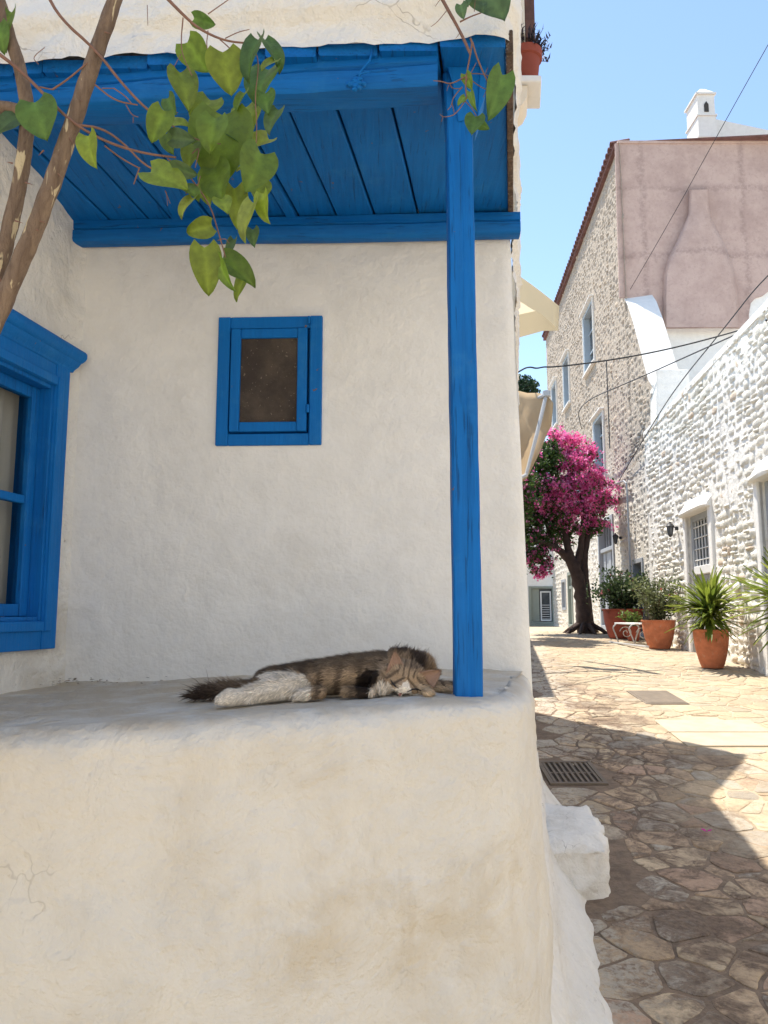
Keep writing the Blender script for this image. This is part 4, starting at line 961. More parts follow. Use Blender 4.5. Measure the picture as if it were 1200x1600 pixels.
def courses(O, u, n, k_, y0, y1, z0f, z1, holes, rnd, hmin, hmax, lmin, lmax, bul, colf, wob=.05):
    """rubble brought to rough courses; yields stones"""
    z = -.2; out = []
    while z < z1-.08:
        h = rnd.uniform(hmin, hmax)
        if z+h > z1: h = z1-z
        s_ = y0*k_ - rnd.random()*.3
        while s_ < y1*k_:
            L = rnd.uniform(lmin, lmax); wb = wob*noise.noise(V((s_*.35, z*.7, 4)))
            a, b, c, d = s_-.004, s_+L+.004, z+wb-.003, z+h+wb+.003
            ok = d > z0f((s_+L/2)/k_)-.05 and a > y0*k_-.05 and b < y1*k_+.05
            for hs0, hs1, ht0, ht1 in holes:
                if a < hs1 and b > hs0 and c < ht1 and d > ht0: ok = False
            if ok:
                if d-c > .13 and rnd.random() < .30:
                    mid = (c+d)/2 + rnd.uniform(-.02, .02); out.append((a, b, c, mid-.005)); out.append((a, b, mid+.005, d))
                else: out.append((a, b, c, d))
            s_ += L
        z += h
    return out
rw = random.Random(17)
keep = [(D1[0]*kW-.20, D1[1]*kW+.16, .5, D1[3]+.10), (D2[0]*kW-.20, D2[1]*kW+.16, .3, D2[3]+.10)]
st = courses(OW, uW, nW, kW, 8.2, 15.9, lambda y: zg(y), LTOP, keep, rw, .11, .175, .12, .34, .05, None)
st.sort(key=lambda q: q[0]); rest = MB(); cnt = 0
for a, b, c, d in st:
    mid = OW + uW*((a+b)/2) + Z3*((c+d)/2); x_, y_ = pix(mid); v_ = rw.uniform(.90, 1.0); col = (.83*v_, .785*v_, .69*v_)
    if rw.random() < .03: col = (.66, .54, .42)
    bul = rw.uniform(.018, .050)
    if x_ < 1210 and cnt < 300:
        cnt += 1; m = MB(); stone_mesh(m, OW, uW, nW, a, b, c, d, bul, rw, col, 5); m.build('stone', 'whitewashed_stone', lwall, smooth=True, fix=False)
    else: stone_mesh(rest, OW, uW, nW, a, b, c, d, bul, rw, col, 5)
tag(rest.build('stones', 'whitewashed_stone', lwall, smooth=True, fix=False), kind='stuff')
def low_door(D, grille, leaf_glass):
    y0, y1, z0, z1 = D; s0, s1 = y0*kW, y1*kW
    t = link('door', None, low, OW+uW*((s0+s1)/2)+Z3*z0); t.empty_display_size = .2
    def B(a, b, c, d, e, f): return (OW+uW*((a+b)/2)+Z3*((c+d)/2)+nW*((e+f)/2), (b-a, d-c, f-e), (uW, Z3, nW))
    tr = z0 + (z1-z0)*.60
    frame_mb(OW, uW, Z3, nW, s0, s1, z0, z1, .10, -.20, -.06).build('frame', 'grey_paint', t, bevel=.008)
    MB().box(*B(s0+.10, s1-.10, tr-.07, tr+.07, -.20, -.05)).build('transom', 'white_metal', t, bevel=.01)
    MB().box(*B(s0+.09, s1-.09, tr+.06, z1-.09, -.175, -.165)).build('fanlight_pane', 'window_dark', t)
    for i in range(7):
        x = lerp(s0+.15, s1-.15, i/6); MB().tube([OW+uW*x+Z3*(tr+.06)-nW*.10, OW+uW*x+Z3*(z1-.08)-nW*.10], .011, 6).build('grille_bar', 'white_metal', t)
    for i in range(4):
        z = lerp(tr+.17, z1-.2, i/3); MB().tube([OW+uW*(s0+.09)+Z3*z-nW*.085, OW+uW*(s1-.09)+Z3*z-nW*.085], .010, 6).build('grille_bar', 'white_metal', t)
    sm_ = (s0+s1)/2
    for a, b in ((s0+.10, sm_-.004), (sm_+.004, s1-.10)):
        lf = frame_mb(OW, uW, Z3, nW, a, b, z0+.01, tr-.072, .11, -.18, -.12, .5).build('door_leaf', 'grey_paint', t, bevel=.006)
        MB().box(*B(a+.10, b-.10, z0+.5, tr-.17, -.16, -.15)).build('pane', 'window_dark', lf)
        MB().box(*B(a+.15, b-.15, z0+.10, z0+.42, -.121, -.11)).build('panel', 'grey_paint', lf, bevel=.006)
    # white plaster surround and hood
    MB().box(*B(s0-.17, s0, z0-.3, z1+.02, -.05, .045)).build('surround', 'clean_white', t, bevel=.02); MB().box(*B(s1, s1+.14, z0-.3, z1+.02, -.05, .04)).build('surround', 'clean_white', t, bevel=.02)
    pf = [(-.05, .0), (.13, .0), (.15, .03), (.13, .08), (.08, .15), (.02, .24), (-.05, .27)]; vs = []; n_ = 16
    for i in range(n_+1):
        x = lerp(s0-.17, s1+.14, i/n_); wv_ = .03*math.sin(i*.5)*0 + .02*noise.noise(V((x*2, 5, 0))); e = 1-.35*(abs(i/n_*2-1)**6)
        for o_, h in pf: vs.append(OW+uW*x+Z3*(z1+.005+h*e+wv_*(h > .01))+nW*(o_ if o_ < 0 else o_*e))
    k_ = len(pf)
    MB().add(vs, [(i*k_+j, i*k_+(j+1) % k_, (i+1)*k_+(j+1) % k_, (i+1)*k_+j) for i in range(n_) for j in range(k_)] + [tuple(range(k_)), tuple(n_*k_+q for q in range(k_))]).build('hood', 'clean_white', t, auto=50)
    MB().box(*B(s0-.1, s1+.1, z0-.12, z0, -.24, .10)).build('threshold', 'clean_white', t, bevel=.01)
low_door(D1, True, True); low_door(D2, True, True)

# ================================================================== TALL STONE HOUSE further up
tall = thing('tall_stone_house', 'tall rubble stone mansion with pink stucco gable and tiled eave', 'house', (tall_x(18)+2, 20, .8))
Y0T, Y1T, ZTOP = 17.2, 30.5, 12.70
TW_ = [(20.85, 22.35, 8.55, 10.40), (25.1, 26.3, 8.55, 10.30), (28.0, 29.2, 8.55, 10.25)]      # upper storey windows
TL = (20.05, 21.35, 4.98, 6.90); TD = (19.35, 21.25, 1.06, 4.0); TS = (16.62, 17.55, 1.0, 2.70); TF = (25.85, 26.75, 1.0, 2.9); TG = (27.3, 28.2, 1.6, 2.7); TX = (23.4, 24.6, 4.98, 6.85)
allh = TW_ + [TL, TD, TS, TF, TG, TX]
HT = [(a*kT, b*kT, c, d) for a, b, c, d in allh]
m = grid_wall(OT, uT, Z3, HT, (15.92*kT, Y1T*kT, .2, ZTOP, .5), None, .22, -nT)
def keep_face(f):                                   # nothing of this plane in front of the gable above the wing wall
    c = sum((m.v[q] for q in f), V())/len(f); return not (c.y < Y0T and c.z > 5.3)
m.f = [f for f in m.f if keep_face(f)]
twall = m.build('wall', 'rubble_bed', tall)
WING = [(17.3, 8.92), (16.9, 8.55), (16.5, 8.0), (16.1, 7.35), (15.75, 6.75), (15.45, 6.30), (15.2, 6.12)]      # y, z of the sloping wing wall
def wing_z(y): return interp(sorted(WING), y)
rt2 = random.Random(23); rest = MB()
st = courses(OT, uT, nT, kT, 15.3, Y1T, lambda y: zg(y), ZTOP-.05, [(a-.10, b+.10, c-.12, d+.16) for a, b, c, d in HT], rt2, .12, .21, .14, .36, .05, None, .08)
for a, b, c, d in st:
    y = (a+b)/2/kT; z = (c+d)/2
    if y < Y0T and (z > wing_z(y)-.25): continue
    if y < 15.85 and z < LTOP+.1: continue
    v_ = rt2.uniform(.88, 1.14); base = V(rt2.choice([(.48, .41, .335), (.42, .36, .295), (.50, .43, .35), (.45, .395, .33), (.49, .405, .315)]))*v_
    if z > 10.5: base = base.lerp(V((.40, .36, .31))*v_, .5*sst(10.3, 12, z))
    f_ = sst(5.8, 3.9, z + 1.3*noise.noise(V((y*.4, z*.5, 0))))
    base = base.lerp(V((.76, .72, .64))*rt2.uniform(.88, 1), f_*.93 if rt2.random() < .95 else f_*.4)
    stone_mesh(rest, OT, uT, nT, a, b, c, d, rt2.uniform(.012, .042), rt2, tuple(base), 3)
tag(rest.build('stones', 'rubble_stone', twall, smooth=True, fix=False), kind='stuff')
def TB(a, b, c, d, e, f): return (OT+uT*((a+b)/2)+Z3*((c+d)/2)+nT*((e+f)/2), (b-a, d-c, f-e), (uT, Z3, nT))
def tall_window(H, mat, trim='clean_white', rows=3, name='window', hood=True, dark=True):
    y0, y1, z0, z1 = H; s0, s1 = y0*kT, y1*kT
    t = link(name, None, tall, OT+uT*((s0+s1)/2)+Z3*z0); t.empty_display_size = .2
    frame_mb(OT, uT, Z3, nT, s0, s1, z0, z1, .10, -.20, .03).build('frame', mat, t, bevel=.008)
    MB().box(*TB(s0+.09, s1-.09, z0+.09, z1-.09, -.17, -.16)).build('pane', 'window_dark', t)
    sm_ = (s0+s1)/2; MB().box(*TB(sm_-.035, sm_+.035, z0+.10, z1-.10, -.18, -.11)).build('mullion', mat, t, bevel=.005)
    for i in range(1, rows):
        z = lerp(z0, z1, i/rows); MB().box(*TB(s0+.10, sm_-.036, z-.02, z+.02, -.159, -.12)).build('glazing_bar', mat, t); MB().box(*TB(sm_+.036, s1-.10, z-.02, z+.02, -.159, -.12)).build('glazing_bar', mat, t)
    if hood:
        MB().box(*TB(s0-.09, s1+.09, z1+.0, z1+.06, -.05, .13)).build('hood', trim, t, bevel=.02)
        MB().box(*TB(s0-.07, s1+.07, z0-.07, z0, -.2, .10)).build('sill', trim, t, bevel=.015)
        MB().box(*TB(s0-.05, s0, z0, z1, -.1, .05)).build('surround', trim, t, bevel=.01); MB().box(*TB(s1, s1+.05, z0, z1, -.1, .05)).build('surround', trim, t, bevel=.01)
    return t
for H in TW_: tall_window(H, 'grey_blue_paint')
tall_window(TL, 'grey_blue_paint', rows=4); tall_window(TX, 'grey_blue_paint', rows=4)
tall_window(TS, 'grey_paint', rows=2, hood=False); tall_window(TG, 'grey_paint', rows=3, hood=False)
def plank_door(H, mat):
    y0, y1, z0, z1 = H; s0, s1 = y0*kT, y1*kT; t = link('door', None, tall, OT+uT*((s0+s1)/2)+Z3*z0); t.empty_display_size = .2
    frame_mb(OT, uT, Z3, nT, s0, s1, z0, z1, .12, -.2, .04).build('frame', mat, t, bevel=.01)
    tr = z0+(z1-z0)*.72; MB().box(*TB(s0+.12, s1-.12, tr-.05, tr+.05, -.18, .0)).build('transom', mat, t, bevel=.01)
    MB().box(*TB(s0+.11, s1-.11, tr+.05, z1-.11, -.15, -.14)).build('fanlight_pane', 'window_dark', t)
    n_ = 5
    for i in range(n_):
        a, b = lerp(s0+.12, s1-.12, i/n_)+.012, lerp(s0+.12, s1-.12, (i+1)/n_)-.012
        MB().box(*TB(a, b, z0, tr-.055, -.14, -.07 - .02*(i % 2))).build('door_board', mat, t, bevel=.008)
        MB().box(*TB(b+.004, b+.02, tr+.06, z1-.12, -.13, -.09)).build('grille_bar', mat, t)
    MB().box(*TB(s0-.15, s1+.15, z0-.16, z0-.005, -.2, .35)).build('doorstep', 'slab', t, bevel=.02)
plank_door(TD, 'grey_paint'); plank_door(TF, 'green_grey_paint')
# eave: boards, then clay tile ends one by one
MB().box(*TB(Y0T*kT, Y1T*kT+.1, ZTOP-.02, ZTOP+.05, -.4, .10)).build('eave_board', 'roof_clay', tall)
roof = MB().hexa([OT+uT*(Y0T*kT)+Z3*(ZTOP+.052)+nT*.12, OT+uT*(Y1T*kT)+Z3*(ZTOP+.052)+nT*.12, OT+uT*(Y1T*kT)+Z3*(ZTOP+.052)-nT*6, OT+uT*(Y0T*kT)+Z3*(ZTOP+.052)-nT*6], [OT+uT*(Y0T*kT)+Z3*(ZTOP+.07)+nT*.12, OT+uT*(Y1T*kT)+Z3*(ZTOP+.07)+nT*.12, OT+uT*(Y1T*kT)+Z3*(ZTOP+.10)-nT*6, OT+uT*(Y0T*kT)+Z3*(ZTOP+.10)-nT*6]).build('roof', 'roof_clay', tall)
m = MB(); vs = []
for L in (0, .45):
    for i in range(7): a = math.pi*i/6; vs.append((math.cos(a)*.10, -L, math.sin(a)*.085))
    for i in range(7): a = math.pi*(6-i)/6; vs.append((math.cos(a)*.082, -L, math.sin(a)*.068))
m.add(vs, [(j, (j+1) % 14, 14+(j+1) % 14, 14+j) for j in range(14)] + [tuple(range(14)), tuple(range(14, 28))]); tile = m.mesh('roof_tile', 'roof_clay', smooth=False)
i = 0; y = Y0T+.12
while y < Y1T:
    link('roof_tile', tile, roof, OT+uT*(y*kT)+Z3*(ZTOP+.06+.01*math.sin(i*7))+nT*.17, (R(-8), 0, math.atan2(nT.y, nT.x)-math.pi/2)); y += .25; i += 1
# gable facing down the street: white plaster, pink stucco skin over it, bottle-shaped chimney breast
gx0, gx1 = tall_x(Y0T)-.10, 12.0
MB().hexa([(gx0+.13, Y0T, 4.8), (gx1, Y0T, 4.8), (gx1, Y0T+.3, 4.8), (gx0+.15, Y0T+.3, 4.8)], [(gx0+.13, Y0T, ZTOP-.03), (gx1, Y0T, ZTOP-.03), (gx1, Y0T+.3, ZTOP-.03), (gx0+.15, Y0T+.3, ZTOP-.03)]).build('gable_wall', 'clean_white', tall)
def gp(x, y, d=0): q = P(x, y, Y0T-d); return q
pk = [(961, 224), (1330, 224), (1330, 400), (1205, 452), (1192, 462), (1180, 466), (1173, 474), (1170, 492), (1172, 513), (1120, 512), (1032, 513), (1024, 490), (1015, 468), (990, 466), (968, 465)]
MB().prism([gp(*q, .035) for q in pk], (0, .04, 0)).build('stucco', 'pink_stucco', tall)
bt = [(1038, 511.5), (1038, 460), (1039, 428), (1046, 402), (1058, 378), (1070, 350), (1076, 335), (1077, 297), (1106, 296), (1107, 320), (1110, 340), (1120, 360), (1132, 385), (1141, 408), (1148, 430), (1151, 460), (1153, 511.5)]
o_ = MB(); n_ = len(bt); ctr = (1095, 430)
rings = [(1.04, .03), (1.0, .16), (.94, .25), (.80, .29)]; vs = []
for sc, d in rings:
    for x, y in bt: vs.append(gp(1095+(x-1095)*sc, y, d))
fs = [(r_*n_+i, r_*n_+i+1, (r_+1)*n_+i+1, (r_+1)*n_+i) for r_ in range(3) for i in range(n_-1)] + [tuple(range(3*n_, 4*n_)), tuple([0, n_, 2*n_, 3*n_, 4*n_-1, 3*n_-1, 2*n_-1, n_-1])]
o_.add(vs, fs).build('chimney_breast', 'pink_stucco', tall, auto=50)
# quoin strip and coping of the gable
MB().box((( gx0+gx1)/2+.05, Y0T+.13, ZTOP+.03), (gx1-gx0, .40, .07)).build('gable_coping', 'pink_stucco', tall, bevel=.01)
# wing wall sloping down from the gable with a white rendered cap
vs = []
for y, z in WING:
    for o_, dz in ((.03, -.02), (.03, .0), (-.62, .05), (-.62, -1.5)): vs.append(OT+uT*(y*kT)+Z3*(z+dz)+nT*o_)
n_ = len(WING)
MB().add(vs, [(i*4+j, i*4+(j+1) % 4, (i+1)*4+(j+1) % 4, (i+1)*4+j) for i in range(n_-1) for j in range(4)] + [(0, 1, 2, 3), tuple((n_-1)*4+q for q in range(4))]).build('wing_cap', 'clean_white', tall, auto=35)
vs = []
for y, z in WING:
    for zz in (z-.03, 5.0): vs += [OT+uT*(y*kT)+Z3*zz-nT*.0, OT+uT*(y*kT)+Z3*zz-nT*.60]
MB().add(vs, [f for i in range(n_-1) for f in ((i*4, i*4+2, (i+1)*4+2, (i+1)*4), (i*4+1, (i+1)*4+1, (i+1)*4+3, i*4+3))] + [((n_-1)*4, (n_-1)*4+1, (n_-1)*4+3, (n_-1)*4+2)]).build('wing_wall', 'rubble_bed', tall)
bl = MB(); pz = P(1050, 580, 15.15).z; x0_, x1_ = P(1022, 600, 15.0).x, P(1078, 600, 15.0).x
bl.hexa([(x0_, 15.0, 5.0), (x1_, 15.0, 5.0), (x1_+.05, 15.5, 5.0), (x0_+.05, 15.5, 5.0)], [(x0_+.06, 15.0, pz), (x1_, 15.0, pz), (x1_+.05, 15.5, pz), (x0_+.1, 15.5, pz)]).build('parapet_block', 'rough_plaster', tall, bevel=.03)
# drain pipe strap on the wall
MB().tube([OT+uT*(18.9*kT)+Z3*z+nT*.12 for z in (5.6, 6.5, 7.9)], .014, 6).build('pipe', 'iron', tall)
MB().tube([OT+uT*(y*kT)+Z3*z+nT*.12 for y, z in ((17.3, 1.2), (17.3, 4.2), (17.35, 4.45), (17.6, 4.55), (20.3, 4.75))], .022, 6).build('pipe', 'grey_paint', tall)

# ================================================================== white roof and chimney behind the gable
rh = thing('rooftop_house', 'white house top with square chimney rising behind the pink gable', 'house', (9.5, 21, ZTOP-1))
YR = 20.0
pp = [P(1114, 300, YR), P(1114, 185, YR), P(1200, 203, YR), P(1400, 250, YR), P(1400, 300, YR)]
MB().prism(pp, (0, 3, 0)).build('wall', 'clean_white', rh)
cx0, cx1 = P(1084, 222, YR).x, P(1113, 222, YR).x
def chim(z0, z1, w0, w1, name, mat='clean_white', par=None, ins=0):
    xm = (cx0+cx1)/2+.02; hw_ = (cx1-cx0)/2
    return MB().hexa([(xm-hw_*w0, YR-.3-hw_*(w0-1), z0), (xm+hw_*w0, YR-.3-hw_*(w0-1), z0), (xm+hw_*w0, YR+.5+hw_*(w0-1), z0), (xm-hw_*w0, YR+.5+hw_*(w0-1), z0)], [(xm-hw_*w1, YR-.3-hw_*(w1-1), z1), (xm+hw_*w1, YR-.3-hw_*(w1-1), z1), (xm+hw_*w1, YR+.5+hw_*(w1-1), z1), (xm-hw_*w1, YR+.5+hw_*(w1-1), z1)]).build(name, mat, par or rh)
zt_ = P(1097, 143, YR).z
ch = chim(12.0, zt_-.95, 1.0, .97, 'chimney')
chim(zt_-.95, zt_-.90, 1.08, 1.08, 'chimney_band', par=ch); chim(zt_-.90, zt_-.30, .92, .92, 'chimney_head', par=ch); chim(zt_-.30, zt_-.25, 1.10, 1.10, 'chimney_band', par=ch); chim(zt_-.25, zt_, 1.02, .25, 'chimney_cap', par=ch); chim(14.55, 14.60, 1.05, 1.05, 'chimney_band', par=ch)
xm = (cx0+cx1)/2+.02; vz = zt_-.82
MB().prism([(xm-.06, YR-.30, vz), (xm+.06, YR-.30, vz), (xm+.06, YR-.30, vz+.22), (xm, YR-.30, vz+.31), (xm-.06, YR-.30, vz+.22)], (0, .25, 0)).build('chimney_vent', 'room_dark', ch).location.y -= .0
MB().tube([P(1112, 222, 17.3), P(1118, 217, 17.3), P(1120, 214, 17.3)], .015, 5).build('cable_hook', 'iron', tall)

# ================================================================== far house closing the street
fh = thing('far_house', 'cream house closing the far end of the street with grey shutters', 'house', (5, 31, .9))
YF = 30.9
fz0 = P(866, 975, YF).z; fz1 = P(866, 916, YF).z; fx0 = P(826, 930, YF).x; fx1 = P(866, 930, YF).x
m = grid_wall(V((0, YF, 0)), V((1, 0, 0)), Z3, [(fx0, fx1, fz0, fz1)], (-3, 6.95, .3, 6.4, 1), None, .2, V((0, 1, 0))); m.build('wall', 'wall_plaster', fh)
MB().box((2, YF+3.2, 3.3), (9.7, 6.0, 6.0)).build('body', 'wall_plaster', fh)
MB().box((2, YF-.02, 6.45), (10.1, .3, .12)).build('cornice', 'clean_white', fh)
fw = link('window', None, fh, V(((fx0+fx1)/2, YF, fz0))); ux = V((1, 0, 0)); nn = V((0, -1, 0)); OF = V((0, YF, 0))
frame_mb(OF, ux, Z3, nn, fx0, fx1, fz0, fz1, .09, -.15, .05).build('frame', 'green_grey_paint', fw)
wx = lerp(fx0, fx1, .46); wxe = lerp(fx0, fx1, .88)
MB().box(((fx0+wx)/2, YF+.05, (fz0+fz1)/2), (wx-fx0-.1, .04, fz1-fz0-.2)).build('shutter', 'green_grey_paint', fw)
MB().box(((wx+wxe)/2, YF+.10, (fz0+fz1)/2), (wxe-wx+.3, .02, fz1-fz0-.2)).build('pane', 'window_dark', fw)
frame_mb(OF, ux, Z3, nn, wx, wxe, fz0+.12, fz1-.2, .05, -.08, -.03).build('sash', 'white_metal', fw)
for i in range(7): MB().box(((wx+wxe)/2, YF+.05, lerp(fz0+.2, fz1-.75, i/6)), (wxe-wx-.12, .02, .03)).build('grille_bar', 'pale_metal', fw)
MB().box(((fx0+fx1)/2, YF-.08, fz0-.05), (fx1-fx0+.2, .2, .08)).build('sill', 'green_grey_paint', fw)
# house on the left further up (set back), carries the beige awning
nh = thing('setback_house', 'white house set back beyond the terrace carrying the beige awning', 'house', (0, 13, .8))
MB().hexa([(-5, 9.6, .2), (.75, 9.6, .2), (2.1, 17.5, .2), (-5, 17.5, .2)], [(-5, 9.6, 4.9), (.72, 9.6, 4.9), (2.06, 17.5, 4.9), (-5, 17.5, 4.9)]).build('wall', 'wall_plaster', nh, bevel=.03)
MB().box((-2.0, 9.58, 3.0), (1.0, .1, 1.3)).build('shutter', 'grey_paint', nh)

# ================================================================== parasol on the terrace and folding awning beyond it
ps = thing('parasol', 'square cream canvas parasol on the terrace above the street', 'parasol', (.48, 7.5, 2.4))
c0 = V((.48, 7.5, 5.12)); rot = R(40); NP = 12; half = .95; vs = []
def par_pt(a, b, z=None):
    x, y = a*half*math.cos(rot)+b*half*math.sin(rot)*1, b*half*math.cos(rot)-a*half*math.sin(rot)
    e = max(abs(a), abs(b)); dz = -.42*e - .05*abs(a*b)**2 + .05*(1-max(abs(abs(a)-abs(b)), 0))*e*0
    sag = -.05*math.sin(math.pi*min(1, e))*(abs(abs(a)-abs(b)))
    return c0 + V((x, y, dz+sag))
for j in range(NP+1):
    for i in range(NP+1): vs.append(par_pt(i/NP*2-1, j/NP*2-1))
cn = MB().add(vs, [(j*(NP+1)+i, j*(NP+1)+i+1, (j+1)*(NP+1)+i+1, (j+1)*(NP+1)+i) for j in range(NP) for i in range(NP)]).build('canopy', 'cream_canvas', ps, smooth=True)
edge = [(-1+2*i/10, -1) for i in range(10)] + [(1, -1+2*i/10) for i in range(10)] + [(1-2*i/10, 1) for i in range(10)] + [(-1, 1-2*i/10) for i in range(10)]
vs = []
for i, (a, b) in enumerate(edge):
    q = par_pt(a, b); out = V((q.x-c0.x, q.y-c0.y, 0)).normalized(); vs += [q+Z3*.003, q - Z3*(.25+.02*math.sin(i*1.7)) + out*.02*math.sin(i*2.1)]
n_ = len(edge); MB().add(vs, [(i*2, (i+1) % n_*2, (i+1) % n_*2+1, i*2+1) for i in range(n_)]).build('valance', 'cream_canvas', cn, smooth=True)
MB().tube([(.48, 7.5, 2.38), (.48, 7.5, 5.16)], .022, 10).build('pole', 'pale_metal', ps)
for a, b in ((1, 1), (1, -1), (-1, 1), (-1, -1), (1, 0), (-1, 0), (0, 1), (0, -1)):
    MB().tube([c0-Z3*.03, par_pt(a*.5, b*.5)-Z3*.03, par_pt(a*.97, b*.97)-Z3*.03], .010, 6).build('rib', 'iron', ps)
MB().lathe([(.25, 0), (.25, .05), (.05, .08), (.03, .25)], (.48, 7.5, 2.4), 20).build('base', 'iron', ps)
aw = thing('folding_awning', 'beige canvas folding awning with pale metal arm', 'awning', (1.3, 11.3, 3.2))
A2 = P(853, 620, 11.0); A3 = A2+V((-.55, 1.3, .02)); n_ = 14
out_ = [P(785, 606, 11.5), P(853, 617, 11.05), P(863, 632, 11.0), P(862, 664, 11.0), P(846, 700, 10.95), P(823, 748, 10.9), P(790, 770, 11.3)]
c_ = sum(out_, V())/len(out_); vs = [c_]; fs = []; nb_ = 0; ring = []
for a, b in zip(out_, out_[1:]+out_[:1]): ring += [a.lerp(b, q_/5) for q_ in range(5)]
nr = len(ring)
for k_ in range(1, 7):
    for q in ring: p = c_.lerp(q, k_/6); vs.append(p + V((0, -1, 0))*(.05*math.sin(p.x*11+p.z*4)+.02*math.sin(p.x*25-p.z*9)))
fs = [(0, 1+i, 1+(i+1) % nr) for i in range(nr)] + [(1+k_*nr+i, 1+k_*nr+(i+1) % nr, 1+(k_+1)*nr+(i+1) % nr, 1+(k_+1)*nr+i) for k_ in range(5) for i in range(nr)]
cv = MB().add(vs, fs).build('canvas', 'beige_canvas', aw, smooth=True)
so = cv.modifiers.new('solid', 'SOLIDIFY'); so.thickness = .006
MB().tube([A2+V((0, -.03, .02)), P(838, 682, 10.85), P(822, 742, 10.8), V((.78, 10.2, 2.75))], .028, 8).build('arm', 'pale_metal', aw)
MB().tube([A2+V((0, -.06, .02)), A3+V((0, .03, .02))], .035, 8).build('front_bar', 'pale_metal', aw)
MB().lathe([(.03, -.05), (.06, -.04), (.06, .04), (.03, .05)], A2+V((.0, -.05, .03)), 10).build('joint', 'pale_metal', aw)

# ================================================================== bougainvillea tree
bg_t = thing('bougainvillea_tree', 'twisted dark bougainvillea tree covered in magenta blossom', 'tree', (4.72, 18.6, zg(18.6)))
YB = 18.5
def bp(x, y, dy=0): return P(x, y, YB+dy)
tr = MB()
def tr_tube(pts, r, n=10): p = smooth_path(pts, 2); k_ = len(p); tr.tube(p, [interp([(0, r[0]), (.5, r[len(r)//2]), (1, r[-1])], i/(k_-1)) for i in range(k_)], n, None, .35)
root = bp(915, 984); 
tr_tube([bp(918, 992), bp(912, 965), bp(911, 940), bp(906, 915), bp(897, 885), bp(886, 862)], [.21, .16, .13], 14)
tr_tube([bp(922, 992, .1), bp(918, 960, .1), bp(915, 920, .1), bp(912, 890, .1), bp(914, 860, .1), bp(922, 820, .2)], [.14, .10, .06], 12)
tr_tube([bp(900, 893), bp(888, 872), bp(872, 858), bp(855, 850, -.3), bp(835, 845, -.5)], [.11, .09, .06])
tr_tube([bp(890, 866), bp(884, 840), bp(876, 805), bp(872, 770)], [.10, .07, .04])
tr_tube([bp(902, 885), bp(908, 850), bp(912, 810, -.2), bp(908, 770, -.2)], [.09, .06, .03])
tr_tube([bp(872, 858), bp(858, 835), bp(850, 800)], [.07, .05, .03])
tr_tube([bp(855, 850, -.3), bp(846, 862, -.4), bp(838, 875, -.5)], [.06, .04, .02])
for i in range(9): a = i*.7; b0 = root+V((math.cos(a)*.1, math.sin(a)*.1, .15)); tr_tube([b0, b0+V((math.cos(a)*.25, math.sin(a)*.25, -.12)), b0+V((math.cos(a)*.5, math.sin(a)*.5, -.30))], [.07, .05, .02], 7)
tr.build('trunk', 'trunk_bark', bg_t, smooth=True)
rb = random.Random(31)
LOBES = [(860, 735, -.45, .36, .03), (848, 712, -.3, .40, .03), (840, 765, -.5, .40, .08), (866, 712, -.35, .24, .05), (832, 740, -.3, .42, .04), (950, 772, .2, .12, .9), (925, 712, -.1, .14, .9), (962, 785, .2, .09, .9), (842, 895, -.5, .16, .8), (800, 750, -2.0, .7, .2), (803, 775, -3.0, .6, .2), (785, 715, -1.6, .7, .1), (808, 800, -1.3, .5, .2), (795, 740, -2.8, .65, .1), (770, 760, -2.4, .7, .2),  # px, py, dy, radius(m), pinkness
 (885, 700, 0, .42, .95), (868, 690, .1, .30, .9), (905, 715, -.1, .45, .95), (915, 745, -.1, .50, .95), (890, 735, -.3, .45, .95), (930, 770, .0, .45, .9), (900, 775, -.4, .50, .92), (870, 765, -.4, .45, .85), (925, 800, .1, .40, .7), (905, 805, -.1, .40, .6), (850, 780, -.4, .35, .75), (880, 800, -.1, .38, .5), (940, 785, .3, .25, .8), (930, 815, .3, .30, .35),
 (845, 730, .2, .50, .03), (835, 760, .2, .45, .05), (852, 705, .3, .38, .05), (838, 800, .2, .40, .2), (832, 825, .0, .35, .1), (858, 820, .0, .35, .12), (875, 830, .2, .30, .12), (895, 830, .2, .28, .2), (840, 850, -.3, .34, .15), (850, 870, -.4, .28, .45), (835, 880, -.4, .30, .4), (855, 888, -.5, .16, .8), (815, 850, -.3, .40, .2), (820, 790, 0, .5, .2), (800, 760, .1, .5, .2), (915, 830, .35, .25, .3)]
gl = MB(); pkm = MB()
def card(mb, c, sz, col, n_=None, k_=4):
    d = n_ if n_ is not None else V((rb.gauss(0, 1), rb.gauss(0, 1), rb.gauss(0, 1)+.4)).normalized()
    u = d.orthogonal().normalized(); u = Matrix.Rotation(rb.random()*6.28, 3, d) @ u; w_ = d.cross(u)
    mb.add([c-u*sz*.5, c+w_*sz*.34+d*sz*.08, c+u*sz*.55, c-w_*sz*.34+d*sz*.08], [(0, 1, 2, 3)], col)
